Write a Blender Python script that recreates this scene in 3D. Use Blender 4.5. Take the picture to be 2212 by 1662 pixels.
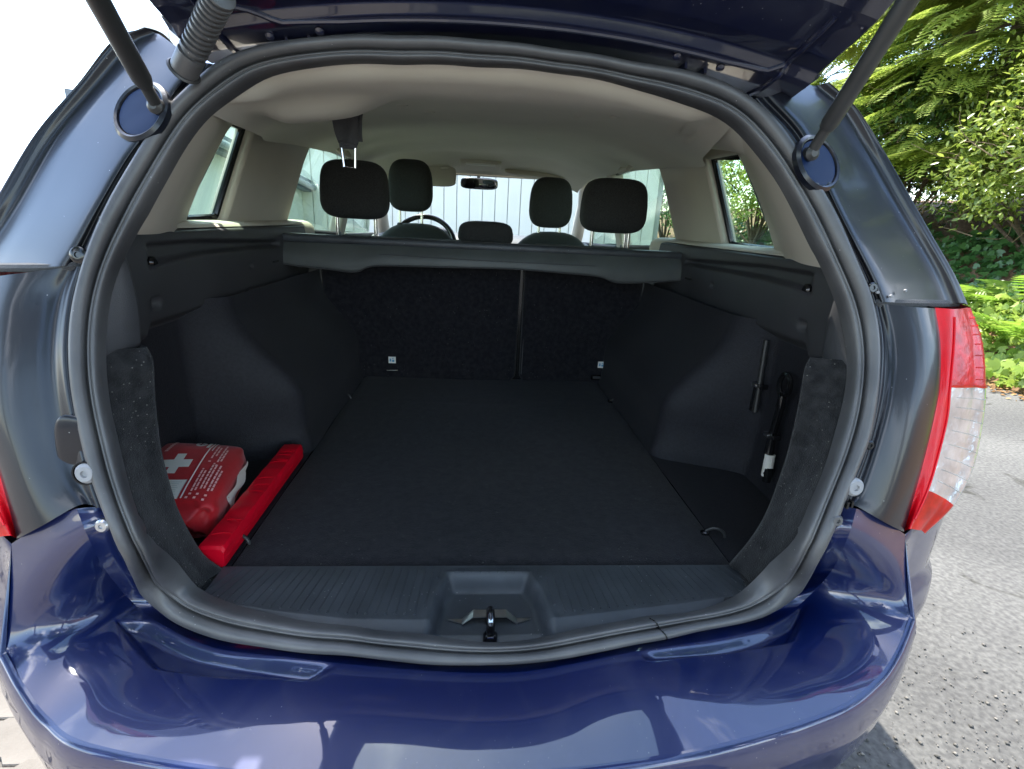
import bpy, math, random
import numpy as np
from mathutils import Matrix, Vector
random.seed(7); rng = np.random.default_rng(7)
R = math.radians
for o in list(bpy.data.objects): bpy.data.objects.remove(o)
scn = bpy.context.scene
col = scn.collection

# ------------------------------------------------------------------ camera
FPX, PIT, YAW, ROL = 1100.0, 0.310790, 0.082395, 0.049851
CAM = np.array([-0.0407, -0.55, 1.21]); PW, PH = 2212.0, 1662.0
_f = np.array([math.sin(YAW)*math.cos(PIT), math.cos(YAW)*math.cos(PIT), -math.sin(PIT)])
_r = np.array([math.cos(YAW), -math.sin(YAW), 0.0]); _u = np.cross(_r, _f)
_c, _s = math.cos(ROL), math.sin(ROL)
CR_, CU_ = _c*_r + _s*_u, -_s*_r + _c*_u
cam = bpy.data.cameras.new('camera'); camo = bpy.data.objects.new('camera', cam); col.objects.link(camo)
cam.sensor_width = 36.0; cam.lens = 36.0*FPX/PW; cam.clip_start = 0.02; cam.clip_end = 600
camo.matrix_world = Matrix(((CR_[0], CU_[0], -_f[0], CAM[0]), (CR_[1], CU_[1], -_f[1], CAM[1]),
                            (CR_[2], CU_[2], -_f[2], CAM[2]), (0, 0, 0, 1)))
scn.camera = camo

# ------------------------------------------------------------------ sky, sun, exposure
SUN_EL, SUN_AZ = R(63), R(336)          # azimuth measured clockwise from +y: sun high ahead of the car
world = bpy.data.worlds.new('World'); scn.world = world; world.use_nodes = True
wn = world.node_tree.nodes; wl = world.node_tree.links; wn.clear()
sky = wn.new('ShaderNodeTexSky'); sky.sky_type = 'NISHITA'; sky.sun_disc = False
sky.sun_elevation = SUN_EL; sky.sun_rotation = SUN_AZ; sky.air_density = 1.0; sky.dust_density = 0.7
bg = wn.new('ShaderNodeBackground'); bg.inputs[1].default_value = 0.15
wo = wn.new('ShaderNodeOutputWorld')
tc = wn.new('ShaderNodeTexCoord'); nz = wn.new('ShaderNodeTexNoise'); nz.inputs['Scale'].default_value = 2.2
nz.inputs['Detail'].default_value = 7; nz.inputs['Roughness'].default_value = 0.55
rp = wn.new('ShaderNodeValToRGB'); rp.color_ramp.elements[0].position = 0.54; rp.color_ramp.elements[1].position = 0.74
mx = wn.new('ShaderNodeMix'); mx.data_type = 'RGBA'; mx.inputs[7].default_value = (13, 13, 13.4, 1)
wl.new(tc.outputs['Generated'], nz.inputs['Vector']); wl.new(nz.outputs[0], rp.inputs[0])
wl.new(rp.outputs[0], mx.inputs[0]); wl.new(sky.outputs[0], mx.inputs[6]); wl.new(mx.outputs[2], bg.inputs[0])
wl.new(bg.outputs[0], wo.inputs[0])
sun = bpy.data.lights.new('sun', 'SUN'); sun.energy = 2.3; sun.angle = R(0.6); sun.color = (1, 0.95, 0.87)
suno = bpy.data.objects.new('sun', sun); col.objects.link(suno)
sd = Vector((math.sin(SUN_AZ)*math.cos(SUN_EL), math.cos(SUN_AZ)*math.cos(SUN_EL), math.sin(SUN_EL)))
suno.rotation_euler = sd.to_track_quat('Z', 'Y').to_euler(); suno.location = sd*30
vs = scn.view_settings; vs.view_transform = 'Standard'; vs.look = 'None'; vs.gamma = 1; vs.use_curve_mapping = False
vs.exposure = 2.4
try:
    scn.cycles.max_bounces = 10; scn.cycles.diffuse_bounces = 6; scn.cycles.transparent_max_bounces = 16
    scn.cycles.sample_clamp_indirect = 8
except Exception: pass

# ------------------------------------------------------------------ helpers: pixels -> points
def rays(px):
    px = np.atleast_2d(np.array(px, float))
    return (px[:, :1]-PW/2)*CR_ - (px[:, 1:]-PH/2)*CU_ + FPX*_f
def prof(z): return np.interp(z, [.5, .62, .8, 1.0, 1.2, 1.45, 1.6], [0, 0, 0, .05, .13, .26, .35])
def SR(x, z): return prof(z) + (.22 + .22*np.clip((.76-z)/.1, 0, 1))*x*x      # the surface of the tailgate opening
def hit(px, fun):
    d = rays(px); t = np.full(len(d), .6/FPX)
    for _ in range(90):
        X = CAM + d*t[:, None]; t = .5*t + .5*(fun(X[:, 0], X[:, 2])-CAM[1])/d[:, 1]
    return CAM + d*t[:, None]
def onS(px, off=0.0): return hit(px, lambda x, z: SR(x, z)+off)
def atY(px, y):
    d = rays(px); y = np.broadcast_to(np.array(y, float), (len(d),)); t = (y-CAM[1])/d[:, 1]; return CAM + d*t[:, None]
def XIN(z): return .70-.30*(z-1.17)
def onSide(s, px, off=0.0):
    d = rays(px); t = s*.7/d[:, 0]
    for _ in range(90):
        X = CAM + d*t[:, None]; t = .5*t + .5*(s*(XIN(X[:, 2])+off)-CAM[0])/d[:, 0]
    return CAM + d*t[:, None]
def crom(P, n, axis=0, closed=False):
    """Catmull-Rom resample of control points along an axis into n samples."""
    P = np.moveaxis(np.array(P, float), axis, 0); m = len(P)
    if closed: T = np.linspace(0, m, n, endpoint=False)
    else: T = np.linspace(0, m-1, n)
    i = np.minimum(np.floor(T).astype(int), m-1 if closed else m-2); f = (T-i).reshape((-1,)+(1,)*(P.ndim-1))
    g = (lambda k: P[k % m]) if closed else (lambda k: np.where((k < 0).reshape((-1,)+(1,)*(P.ndim-1)), 2*P[0]-P[1],
        np.where((k > m-1).reshape((-1,)+(1,)*(P.ndim-1)), 2*P[-1]-P[-2], P[np.clip(k, 0, m-1)])))
    a, b, c, d = g(i-1), g(i), g(i+1), g(i+2)
    out = .5*(2*b + (c-a)*f + (2*a-5*b+4*c-d)*f**2 + (-a+3*b-3*c+d)*f**3)
    return np.moveaxis(out, 0, axis)
def sstep(a, b, x):
    t = np.clip((x-a)/(b-a), 0, 1); return t*t*(3-2*t)
def polydist(poly, X, Y):
    """signed distance to a polygon (positive inside)"""
    poly = np.array(poly, float); n = len(poly); d = np.full(X.shape, 1e9); ins = np.zeros(X.shape, bool)
    for k in range(n):
        a, b = poly[k], poly[(k+1) % n]; e = b-a
        t = np.clip(((X-a[0])*e[0]+(Y-a[1])*e[1])/(e@e), 0, 1)
        d = np.minimum(d, np.hypot(X-a[0]-t*e[0], Y-a[1]-t*e[1]))
        cnd = ((a[1] > Y) != (b[1] > Y))
        xi = a[0]+(Y-a[1])*e[0]/(e[1] if abs(e[1]) > 1e-12 else 1e-12); ins ^= (cnd & (X < xi))
    return np.where(ins, d, -d)

# ------------------------------------------------------------------ helpers: objects
def tag(o, label=None, cat=None, group=None, kind=None):
    if label: o['label'] = label
    if cat: o['category'] = cat
    if group: o['group'] = group
    if kind: o['kind'] = kind
    return o
def empty(name, loc=(0, 0, 0)):
    o = bpy.data.objects.new(name, None); o.empty_display_size = .1; o.location = loc; col.objects.link(o); return o
def mesh(name, V, F, m, parent=None, smooth=True, mods=()):
    me = bpy.data.meshes.new(name); V = np.array(V, float)
    if parent is not None: V = V - np.array(worldloc(parent))
    me.from_pydata(V.tolist(), [], [tuple(int(i) for i in f) for f in F]); me.update()
    if smooth: me.polygons.foreach_set('use_smooth', [True]*len(me.polygons))
    o = bpy.data.objects.new(name, me); me.materials.append(m); col.objects.link(o)
    if parent is not None: o.parent = parent
    return o
def worldloc(o):
    l = Vector(o.location); p = o.parent
    while p is not None: l = l + p.location; p = p.parent
    return l
def gridfaces(nr, nc, closed=False, off=0):
    F = []
    for i in range(nr-1):
        for j in range(nc if closed else nc-1):
            k = (j+1) % nc
            F.append((off+i*nc+j, off+i*nc+k, off+(i+1)*nc+k, off+(i+1)*nc+j))
    return F
def grid(name, G, m, parent=None, closed=False, thick=0, tdir=None):
    G = np.array(G, float); nr, nc = G.shape[:2]; V = G.reshape(-1, 3); F = gridfaces(nr, nc, closed)
    o = mesh(name, V, F, m, parent)
    if thick:
        md = o.modifiers.new('solid', 'SOLIDIFY'); md.thickness = abs(thick); md.offset = 1 if thick > 0 else -1
    return o
def surf(name, P, nu, nv, m, parent=None, **k):
    return grid(name, crom(crom(P, nu, 0), nv, 1), m, parent, **k)
class MB:
    def __init__(s): s.V = []; s.F = []
    def add(s, V, F):
        o = len(s.V); s.V += [tuple(v) for v in np.array(V, float)]; s.F += [tuple(i+o for i in f) for f in F]; return s
    def box(s, c, d, rot=None, b=0.0):
        c = np.array(c, float); h = np.array(d, float)/2; b = min(b, h.min()*.95)
        Rm = np.eye(3) if rot is None else rot
        if b <= 0:
            V = [[sx*h[0], sy*h[1], sz*h[2]] for sx in (-1, 1) for sy in (-1, 1) for sz in (-1, 1)]
            F = [(0, 1, 3, 2), (4, 6, 7, 5), (0, 4, 5, 1), (2, 3, 7, 6), (0, 2, 6, 4), (1, 5, 7, 3)]
        else:
            V = []; F = []; idx = {}
            for sx in (-1, 1):
                for sy in (-1, 1):
                    for sz in (-1, 1):
                        sg = np.array((sx, sy, sz))
                        for a in range(3):
                            q = sg*(h-b); q[a] = sg[a]*h[a]; idx[(sx, sy, sz, a)] = len(V); V.append(q)
            for a in range(3):
                o1, o2 = [k for k in range(3) if k != a]
                for sg in (-1, 1):
                    q = []
                    for (p1, p2) in ((-1, -1), (1, -1), (1, 1), (-1, 1)):
                        t = [0, 0, 0]; t[a] = sg; t[o1] = p1; t[o2] = p2; q.append(idx[(*t, a)])
                    F.append(tuple(q))
            for a in range(3):
                o1, o2 = [k for k in range(3) if k != a]
                for p1 in (-1, 1):
                    for p2 in (-1, 1):
                        t0 = [0]*3; t1 = [0]*3; t0[a] = -1; t1[a] = 1
                        for t in (t0, t1): t[o1] = p1; t[o2] = p2
                        F.append((idx[(*t0, o1)], idx[(*t1, o1)], idx[(*t1, o2)], idx[(*t0, o2)]))
            for sx in (-1, 1):
                for sy in (-1, 1):
                    for sz in (-1, 1): F.append(tuple(idx[(sx, sy, sz, a)] for a in range(3)))
        V = (np.array(V) @ np.array(Rm).T) + c
        return s.add(V, F)
    def tube(s, path, r, seg=10, closed=False, cap=True):
        P = np.array(path, float); n = len(P); r = np.broadcast_to(np.array(r, float), (n,))
        T = np.gradient(P, axis=0) if not closed else np.roll(P, -1, 0)-np.roll(P, 1, 0)
        T /= np.linalg.norm(T, axis=1)[:, None]+1e-12
        a = np.array([0, 0, 1.]) if abs(T[0][2]) < .9 else np.array([1., 0, 0]); V = []
        N = a-T[0]*(a@T[0]); N /= np.linalg.norm(N)
        for i in range(n):
            N = N-T[i]*(N@T[i]); N /= np.linalg.norm(N)+1e-12; B = np.cross(T[i], N)
            for k in range(seg):
                t = 2*math.pi*k/seg; V.append(P[i]+r[i]*(math.cos(t)*N+math.sin(t)*B))
        F = gridfaces(n, seg, True)
        if closed:
            for k in range(seg): F.append(((n-1)*seg+k, (n-1)*seg+(k+1) % seg, (k+1) % seg, k))
        elif cap: F += [tuple(range(seg))[::-1], tuple(range((n-1)*seg, n*seg))]
        return s.add(V, F)
    def lathe(s, c, axis, pr, seg=24):
        c = np.array(c, float); ax = np.array(axis, float); ax /= np.linalg.norm(ax)
        a = np.array([0, 0, 1.]) if abs(ax[2]) < .9 else np.array([1., 0, 0]); N = np.cross(ax, a); N /= np.linalg.norm(N); B = np.cross(ax, N)
        V = [c+ax*h+r*(math.cos(2*math.pi*k/seg)*N+math.sin(2*math.pi*k/seg)*B) for r, h in pr for k in range(seg)]
        F = gridfaces(len(pr), seg, True)+[tuple(range(seg))[::-1], tuple(range((len(pr)-1)*seg, len(pr)*seg))]
        return s.add(V, F)
    def prism(s, poly, d):
        P = np.array(poly, float); n = len(P); d = np.array(d, float)
        return s.add(np.vstack([P, P+d]), [tuple(range(n))[::-1], tuple(range(n, 2*n))]+[(i, (i+1) % n, (i+1) % n+n, i+n) for i in range(n)])
    def build(s, name, m, parent=None, smooth=True, bevel=0):
        o = mesh(name, s.V, s.F, m, parent, smooth)
        if smooth:
            try: o.data.set_sharp_from_angle(angle=R(38))
            except Exception: pass
        if bevel:
            md = o.modifiers.new('bevel', 'BEVEL'); md.width = bevel; md.segments = 2; md.limit_method = 'ANGLE'
        return o
def rotz(a): return np.array([[math.cos(a), -math.sin(a), 0], [math.sin(a), math.cos(a), 0], [0, 0, 1]])
def roty(a): return np.array([[math.cos(a), 0, math.sin(a)], [0, 1, 0], [-math.sin(a), 0, math.cos(a)]])
def rotx(a): return np.array([[1, 0, 0], [0, math.cos(a), -math.sin(a)], [0, math.sin(a), math.cos(a)]])
def pillow(c, d, n=14, e=4.0, rot=None):
    """rounded cushion: superellipsoid"""
    V = []; nu, nv = n*2, n
    f = lambda w, p: math.copysign(abs(w)**(2/p), w)
    for i in range(nv+1):
        th = -math.pi/2+math.pi*i/nv
        for j in range(nu):
            ph = 2*math.pi*j/nu
            V.append((d[0]/2*f(math.cos(th), e)*f(math.cos(ph), e), d[1]/2*f(math.cos(th), e)*f(math.sin(ph), e), d[2]/2*f(math.sin(th), e)))
    V = np.array(V)
    if rot is not None: V = V@np.array(rot).T
    return V+np.array(c), gridfaces(nv+1, nu, True)

# ------------------------------------------------------------------ materials
def mat(name, c, rough=.5, metal=0, coat=0, coatr=.05, spec=.5, var=0, vscale=8, bump=0, bscale=200, sheen=0, detail=4, trans=0, coord='Object', c2=None, ior=1.5):
    m = bpy.data.materials.new(name); m.use_nodes = True; n = m.node_tree.nodes; l = m.node_tree.links
    b = n['Principled BSDF']; b.inputs['Base Color'].default_value = (*c, 1); b.inputs['Roughness'].default_value = rough
    b.inputs['Metallic'].default_value = metal; b.inputs['Coat Weight'].default_value = coat; b.inputs['Coat Roughness'].default_value = coatr
    b.inputs['Specular IOR Level'].default_value = spec; b.inputs['Sheen Weight'].default_value = sheen
    b.inputs['Transmission Weight'].default_value = trans; b.inputs['IOR'].default_value = ior
    t = n.new('ShaderNodeTexCoord')
    if var or c2:
        z = n.new('ShaderNodeTexNoise'); z.inputs['Scale'].default_value = vscale; z.inputs['Detail'].default_value = detail
        l.new(t.outputs[coord], z.inputs['Vector'])
        r = n.new('ShaderNodeValToRGB'); r.color_ramp.elements[0].position = .32; r.color_ramp.elements[1].position = .68
        lo = c if c2 else tuple(max(0, x*(1-var)) for x in c); hi = c2 if c2 else tuple(min(1, x*(1+var)) for x in c)
        r.color_ramp.elements[0].color = (*lo, 1); r.color_ramp.elements[1].color = (*hi, 1)
        l.new(z.outputs[0], r.inputs[0]); l.new(r.outputs[0], b.inputs['Base Color'])
    if bump:
        z2 = n.new('ShaderNodeTexNoise'); z2.inputs['Scale'].default_value = bscale; z2.inputs['Detail'].default_value = 3
        l.new(t.outputs[coord], z2.inputs['Vector'])
        bp = n.new('ShaderNodeBump'); bp.inputs['Strength'].default_value = bump; bp.inputs['Distance'].default_value = .002
        l.new(z2.outputs[0], bp.inputs['Height']); l.new(bp.outputs[0], b.inputs['Normal'])
    return m
def paintmat(name, c, dust=.35):
    """blue clear-coated paint with dust specks and smears"""
    m = mat(name, c, rough=.36, metal=.15, coat=1, coatr=.025); n = m.node_tree.nodes; l = m.node_tree.links; b = n['Principled BSDF']
    b.inputs['Coat IOR'].default_value = 1.65
    t = n.new('ShaderNodeTexCoord')
    v = n.new('ShaderNodeTexVoronoi'); v.inputs['Scale'].default_value = 95; l.new(t.outputs['Object'], v.inputs['Vector'])
    r = n.new('ShaderNodeValToRGB'); r.color_ramp.elements[0].position = .03; r.color_ramp.elements[0].color = (1, 1, 1, 1); r.color_ramp.elements[1].position = .10; r.color_ramp.elements[1].color = (0, 0, 0, 1)
    l.new(v.outputs['Distance'], r.inputs[0])
    z = n.new('ShaderNodeTexNoise'); z.inputs['Scale'].default_value = 9; z.inputs['Detail'].default_value = 8; z.inputs['Distortion'].default_value = 1.2; l.new(t.outputs['Object'], z.inputs['Vector'])
    r2 = n.new('ShaderNodeValToRGB'); r2.color_ramp.elements[0].position = .5; r2.color_ramp.elements[1].position = .8; l.new(z.outputs[0], r2.inputs[0])
    mu = n.new('ShaderNodeMath'); mu.operation = 'MULTIPLY'; l.new(r.outputs[0], mu.inputs[0]); l.new(r2.outputs[0], mu.inputs[1])
    sm = n.new('ShaderNodeMath'); sm.operation = 'MULTIPLY_ADD'; sm.inputs[1].default_value = .10*dust/.35; l.new(r2.outputs[0], sm.inputs[0]); l.new(mu.outputs[0], sm.inputs[2])
    cl = n.new('ShaderNodeMath'); cl.operation = 'MINIMUM'; cl.inputs[1].default_value = .8; l.new(sm.outputs[0], cl.inputs[0])
    d = n.new('ShaderNodeBsdfDiffuse'); d.inputs[0].default_value = (.42, .40, .40, 1)
    ms = n.new('ShaderNodeMixShader'); l.new(cl.outputs[0], ms.inputs[0]); l.new(b.outputs[0], ms.inputs[1]); l.new(d.outputs[0], ms.inputs[2])
    l.new(ms.outputs[0], n['Material Output'].inputs[0])
    return m
def glassmat(name, tint=(.86, .97, .87), refl=1.0):
    m = bpy.data.materials.new(name); m.use_nodes = True; n = m.node_tree.nodes; l = m.node_tree.links; n.remove(n['Principled BSDF'])
    tr = n.new('ShaderNodeBsdfTransparent'); tr.inputs[0].default_value = (*tint, 1)
    gl = n.new('ShaderNodeBsdfGlossy'); gl.inputs['Roughness'].default_value = .015
    fr = n.new('ShaderNodeLayerWeight'); fr.inputs[0].default_value = .5          # facing ratio, the same from both sides of the pane
    pw_ = n.new('ShaderNodeMath'); pw_.operation = 'POWER'; pw_.inputs[1].default_value = 5; l.new(fr.outputs['Facing'], pw_.inputs[0])
    mu = n.new('ShaderNodeMath'); mu.operation = 'MULTIPLY_ADD'; mu.inputs[1].default_value = .9*refl; mu.inputs[2].default_value = .05*refl; l.new(pw_.outputs[0], mu.inputs[0])
    ms = n.new('ShaderNodeMixShader'); l.new(mu.outputs[0], ms.inputs[0]); l.new(tr.outputs[0], ms.inputs[1]); l.new(gl.outputs[0], ms.inputs[2])
    l.new(ms.outputs[0], n['Material Output'].inputs[0]); return m
def leafmat(name, c, c2, tr=.35, rough=.35):
    m = bpy.data.materials.new(name); m.use_nodes = True; n = m.node_tree.nodes; l = m.node_tree.links; b = n['Principled BSDF']
    b.inputs['Roughness'].default_value = rough; b.inputs['Specular IOR Level'].default_value = .45
    g = n.new('ShaderNodeNewGeometry'); r = n.new('ShaderNodeValToRGB'); r.color_ramp.elements[0].color = (*c, 1); r.color_ramp.elements[1].color = (*c2, 1)
    l.new(g.outputs['Random Per Island'], r.inputs[0]); l.new(r.outputs[0], b.inputs['Base Color'])
    t = n.new('ShaderNodeBsdfTranslucent'); h = n.new('ShaderNodeHueSaturation'); h.inputs['Value'].default_value = 1.25; l.new(r.outputs[0], h.inputs['Color']); l.new(h.outputs[0], t.inputs[0])
    ms = n.new('ShaderNodeMixShader'); ms.inputs[0].default_value = tr; l.new(b.outputs[0], ms.inputs[1]); l.new(t.outputs[0], ms.inputs[2]); l.new(ms.outputs[0], n['Material Output'].inputs[0])
    return m
M = dict(
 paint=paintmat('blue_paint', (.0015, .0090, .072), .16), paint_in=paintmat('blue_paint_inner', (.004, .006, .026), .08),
 jamb=mat('dark_body_panel', (.006, .0075, .013), rough=.34, spec=.35, coat=.35, coatr=.10, var=.2, vscale=5),
 rubber=mat('seal_rubber', (.050, .050, .053), rough=.42, spec=.7, c2=(.110, .108, .108), vscale=9, detail=12, bump=.1, bscale=400),
 plastic=mat('black_grained_plastic', (.022, .022, .025), rough=.5, bump=.28, bscale=900, var=.18, vscale=14),
 sill=mat('sill_plastic', (.044, .049, .056), rough=.40, bump=.25, bscale=1100, var=.2, vscale=20),
 trim=mat('dark_side_trim', (.046, .046, .050), rough=.52, bump=.25, bscale=900, var=.12, vscale=10),
 carpet=mat('boot_carpet', (.010, .010, .0135), rough=.95, spec=.1, sheen=.12, bump=.9, bscale=520, c2=(.0205, .020, .0235), vscale=70, detail=12),
 carpet2=mat('side_carpet', (.007, .007, .011), rough=.60, spec=.42, sheen=.04, bump=.8, bscale=420, c2=(.015, .015, .021), vscale=160, detail=6),
 carpet3=mat('corner_carpet', (.010, .010, .011), rough=.92, spec=.15, sheen=.15, bump=.9, bscale=480, c2=(.028, .028, .029), vscale=60, detail=12),
 beige=mat('beige_trim', (.57, .52, .44), rough=.6, bump=.12, bscale=600, var=.04, vscale=6),
 liner=mat('headliner_fabric', (.62, .585, .50), rough=.95, spec=.1, sheen=.15, bump=.25, bscale=1200, var=.05, vscale=3),
 fabric=mat('seat_fabric', (.048, .049, .049), rough=.95, spec=.15, sheen=.05, bump=.6, bscale=900, var=.35, vscale=400),
 greyfab=mat('seat_grey_fabric', (.035, .037, .037), rough=.9, spec=.2, sheen=.3, bump=.5, bscale=800, var=.25, vscale=300),
 chrome=mat('bright_steel', (.75, .75, .76), rough=.18, metal=1),
 steel=mat('zinc_steel', (.55, .55, .57), rough=.32, metal=1, var=.15, vscale=60),
 gloss=mat('gloss_black', (.008, .008, .009), rough=.18, spec=.6),
 strut=mat('strut_black', (.030, .030, .030), rough=.42, spec=.6, var=.15, vscale=30),
 buffer=mat('grey_buffer', (.30, .30, .31), rough=.5), cupblue=mat('cup_blue', (.004, .016, .06), rough=.45, spec=.3), flap=mat('flap_vinyl', (.070, .076, .074), rough=.5, bump=.2, bscale=500, var=.15, vscale=9), white=mat('white_plastic', (.75, .75, .74), rough=.45), dash=mat('dash_plastic', (.045, .048, .052), rough=.55, bump=.2, bscale=600),
 red=mat('red_lens_plastic', (.58, .002, .005), rough=.28, spec=.25, coat=.15, coatr=.03, var=.25, vscale=55, bump=.5, bscale=110),
 redband=mat('red_lens_band', (.64, .001, .008), rough=.30, spec=.25, coat=.12, coatr=.03, var=.1, vscale=30),
 redlow=mat('red_lens_low', (.52, .012, .008), rough=.28, spec=.25, coat=.15, coatr=.03, var=.3, vscale=40),
 amber=mat('amber_reflector', (.85, .14, .01), rough=.2, coat=1),
 clear=mat('clear_lens', (.55, .55, .54), rough=.12, metal=.3, coat=1, coatr=.03, var=.28, vscale=26, bump=.9, bscale=70),
 kit=mat('red_nylon', (.44, .005, .012), rough=.5, sheen=.2, bump=.25, bscale=60, var=.12, vscale=20),
 tri=mat('red_vinyl', (.68, .002, .018), rough=.36, spec=.3, bump=.35, bscale=45, var=.06, vscale=12),
 print=mat('white_print', (.80, .78, .72), rough=.6), pink=mat('pink_print', (.78, .45, .42), rough=.6), blueprint=mat('blue_print', (.10, .35, .55), rough=.6),
 greyprint=mat('grey_print', (.30, .34, .34), rough=.7), darkred=mat('dark_red_print', (.16, .01, .015), rough=.6),
 glass=glassmat('window_glass'), wind=glassmat('windscreen_glass', (.93, .98, .96), .8),
 tyre=mat('tyre_rubber', (.02, .02, .02), rough=.8, bump=.4, bscale=120), rim=mat('wheel_silver', (.5, .5, .52), rough=.3, metal=.9),
 mirror=mat('mirror_glass', (.8, .8, .8), rough=.02, metal=1),
 strap=mat('belt_webbing', (.030, .030, .032), rough=.75, bump=.5, bscale=700, sheen=.2, var=.2, vscale=300),
)

def specks(m, scale, thr, c, dens=.5):
    # lint and grit: small bright dots scattered where a broad noise allows them
    n = m.node_tree.nodes; l = m.node_tree.links; b = n['Principled BSDF']; t = n.new('ShaderNodeTexCoord'); src = b.inputs['Base Color'].links[0].from_socket
    v = n.new('ShaderNodeTexVoronoi'); v.inputs['Scale'].default_value = scale; l.new(t.outputs['Object'], v.inputs['Vector'])
    a = n.new('ShaderNodeMath'); a.operation = 'LESS_THAN'; a.inputs[1].default_value = thr; l.new(v.outputs['Distance'], a.inputs[0])
    z = n.new('ShaderNodeTexNoise'); z.inputs['Scale'].default_value = 14; z.inputs['Detail'].default_value = 6; l.new(t.outputs['Object'], z.inputs['Vector'])
    g_ = n.new('ShaderNodeMath'); g_.operation = 'GREATER_THAN'; g_.inputs[1].default_value = dens; l.new(z.outputs[0], g_.inputs[0])
    mu = n.new('ShaderNodeMath'); mu.operation = 'MULTIPLY'; l.new(a.outputs[0], mu.inputs[0]); l.new(g_.outputs[0], mu.inputs[1])
    mx_ = n.new('ShaderNodeMix'); mx_.data_type = 'RGBA'; mx_.inputs[7].default_value = (*c, 1); l.new(mu.outputs[0], mx_.inputs[0]); l.new(src, mx_.inputs[6]); l.new(mx_.outputs[2], b.inputs['Base Color'])
specks(M['carpet'], 90, .10, (.11, .105, .10), .55); specks(M['carpet3'], 130, .13, (.14, .135, .12), .48); specks(M['sill'], 110, .09, (.30, .30, .30), .56); specks(M['jamb'], 60, .045, (.25, .25, .25), .5); specks(M['rubber'], 80, .06, (.35, .34, .33), .55)
# ================================================================== SETTING
def ground_mat():
    m = mat('asphalt', (.10, .10, .098), rough=.9, spec=.25); n = m.node_tree.nodes; l = m.node_tree.links; b = n['Principled BSDF']; t = n.new('ShaderNodeTexCoord')
    def noise(sc, de=6, di=0):
        z = n.new('ShaderNodeTexNoise'); z.inputs['Scale'].default_value = sc; z.inputs['Detail'].default_value = de; z.inputs['Distortion'].default_value = di; l.new(t.outputs['Object'], z.inputs['Vector']); return z
    z1, z2, z3 = noise(.7, 5, .6), noise(60, 4), noise(3.2, 8, 1.0)
    r1 = n.new('ShaderNodeValToRGB'); r1.color_ramp.elements[0].position = .35; r1.color_ramp.elements[1].position = .65
    r1.color_ramp.elements[0].color = (.090, .088, .084, 1); r1.color_ramp.elements[1].color = (.145, .142, .133, 1); l.new(z1.outputs[0], r1.inputs[0])
    r2 = n.new('ShaderNodeValToRGB'); r2.color_ramp.elements[0].position = .35; r2.color_ramp.elements[1].position = .7; r2.color_ramp.elements[0].color = (.72, .72, .72, 1); r2.color_ramp.elements[1].color = (1.25, 1.25, 1.22, 1); l.new(z2.outputs[0], r2.inputs[0])
    r3 = n.new('ShaderNodeValToRGB'); r3.color_ramp.elements[0].position = .60; r3.color_ramp.elements[1].position = .66; r3.color_ramp.elements[0].color = (1, 1, 1, 1); r3.color_ramp.elements[1].color = (.45, .44, .40, 1); l.new(z3.outputs[0], r3.inputs[0])
    m1 = n.new('ShaderNodeMix'); m1.data_type = 'RGBA'; m1.blend_type = 'MULTIPLY'; m1.inputs[0].default_value = 1; l.new(r1.outputs[0], m1.inputs[6]); l.new(r2.outputs[0], m1.inputs[7])
    m2 = n.new('ShaderNodeMix'); m2.data_type = 'RGBA'; m2.blend_type = 'MULTIPLY'; m2.inputs[0].default_value = 1; l.new(m1.outputs[2], m2.inputs[6]); l.new(r3.outputs[0], m2.inputs[7]); l.new(m2.outputs[2], b.inputs['Base Color'])
    bp = n.new('ShaderNodeBump'); bp.inputs['Strength'].default_value = .5; bp.inputs['Distance'].default_value = .004; l.new(z2.outputs[0], bp.inputs['Height']); l.new(bp.outputs[0], b.inputs['Normal'])
    return m
g = mesh('ground', [(-150, -150, 0), (150, -150, 0), (150, 150, 0), (-150, 150, 0)], [(0, 1, 2, 3)], ground_mat()); tag(g, 'grey worn asphalt around and beside the car', 'ground', kind='structure')
# paving of zigzag concrete stones behind and to the left of the car
pm = mat('paver_concrete', (.15, .135, .115), rough=.9, spec=.2, c2=(.21, .19, .165), vscale=7, bump=.5, bscale=180, detail=8)
jm = mat('paver_joint', (.11, .10, .085), rough=.95, var=.3, vscale=60)
pv = mesh('paving', [(-9, -9, .004), (-.25, -9, .004), (-.25, 9, .004), (-9, 9, .004)], [(0, 1, 2, 3)], pm)
tag(pv, 'beige zigzag concrete paving beside and behind the car', 'paving', kind='structure')
def paver_proto():
    L, W_, k = .222, .110, .018
    pts = []
    for (x, y) in ((-.5, -.5), (-.30, -.5), (-.22, -.34), (.02, -.34), (.10, -.5), (.5, -.5)): pts.append((x*L, y*W_))
    for (x, y) in ((.5, .5), (.10, .5), (.02, .66), (-.22, .66), (-.30, .5), (-.5, .5)): pts.append((x*L, y*W_))
    P = np.array(pts); c = P.mean(0); n = len(P)
    lo = np.c_[P*.985, np.zeros(n)]; mid = np.c_[P*.985, np.full(n, .030)]; top = np.c_[(P-c)*.945+c, np.full(n, .034)]
    F = [tuple(range(2*n, 3*n))]
    for a in (0, n): F += [(a+i, a+(i+1) % n, a+n+(i+1) % n, a+n+i) for i in range(n)]
    me = bpy.data.meshes.new('paver'); me.from_pydata(np.vstack([lo, mid, top]).tolist(), [], F); me.materials.append(pm); return me
pme = paver_proto(); jb = mesh('joint_bed', [(-2.75, -1.5, .024), (-.48, -1.5, .024), (-.48, 1.0, .024), (-2.75, 1.0, .024)], [(0, 1, 2, 3)], jm, pv)
k = 0
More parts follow.
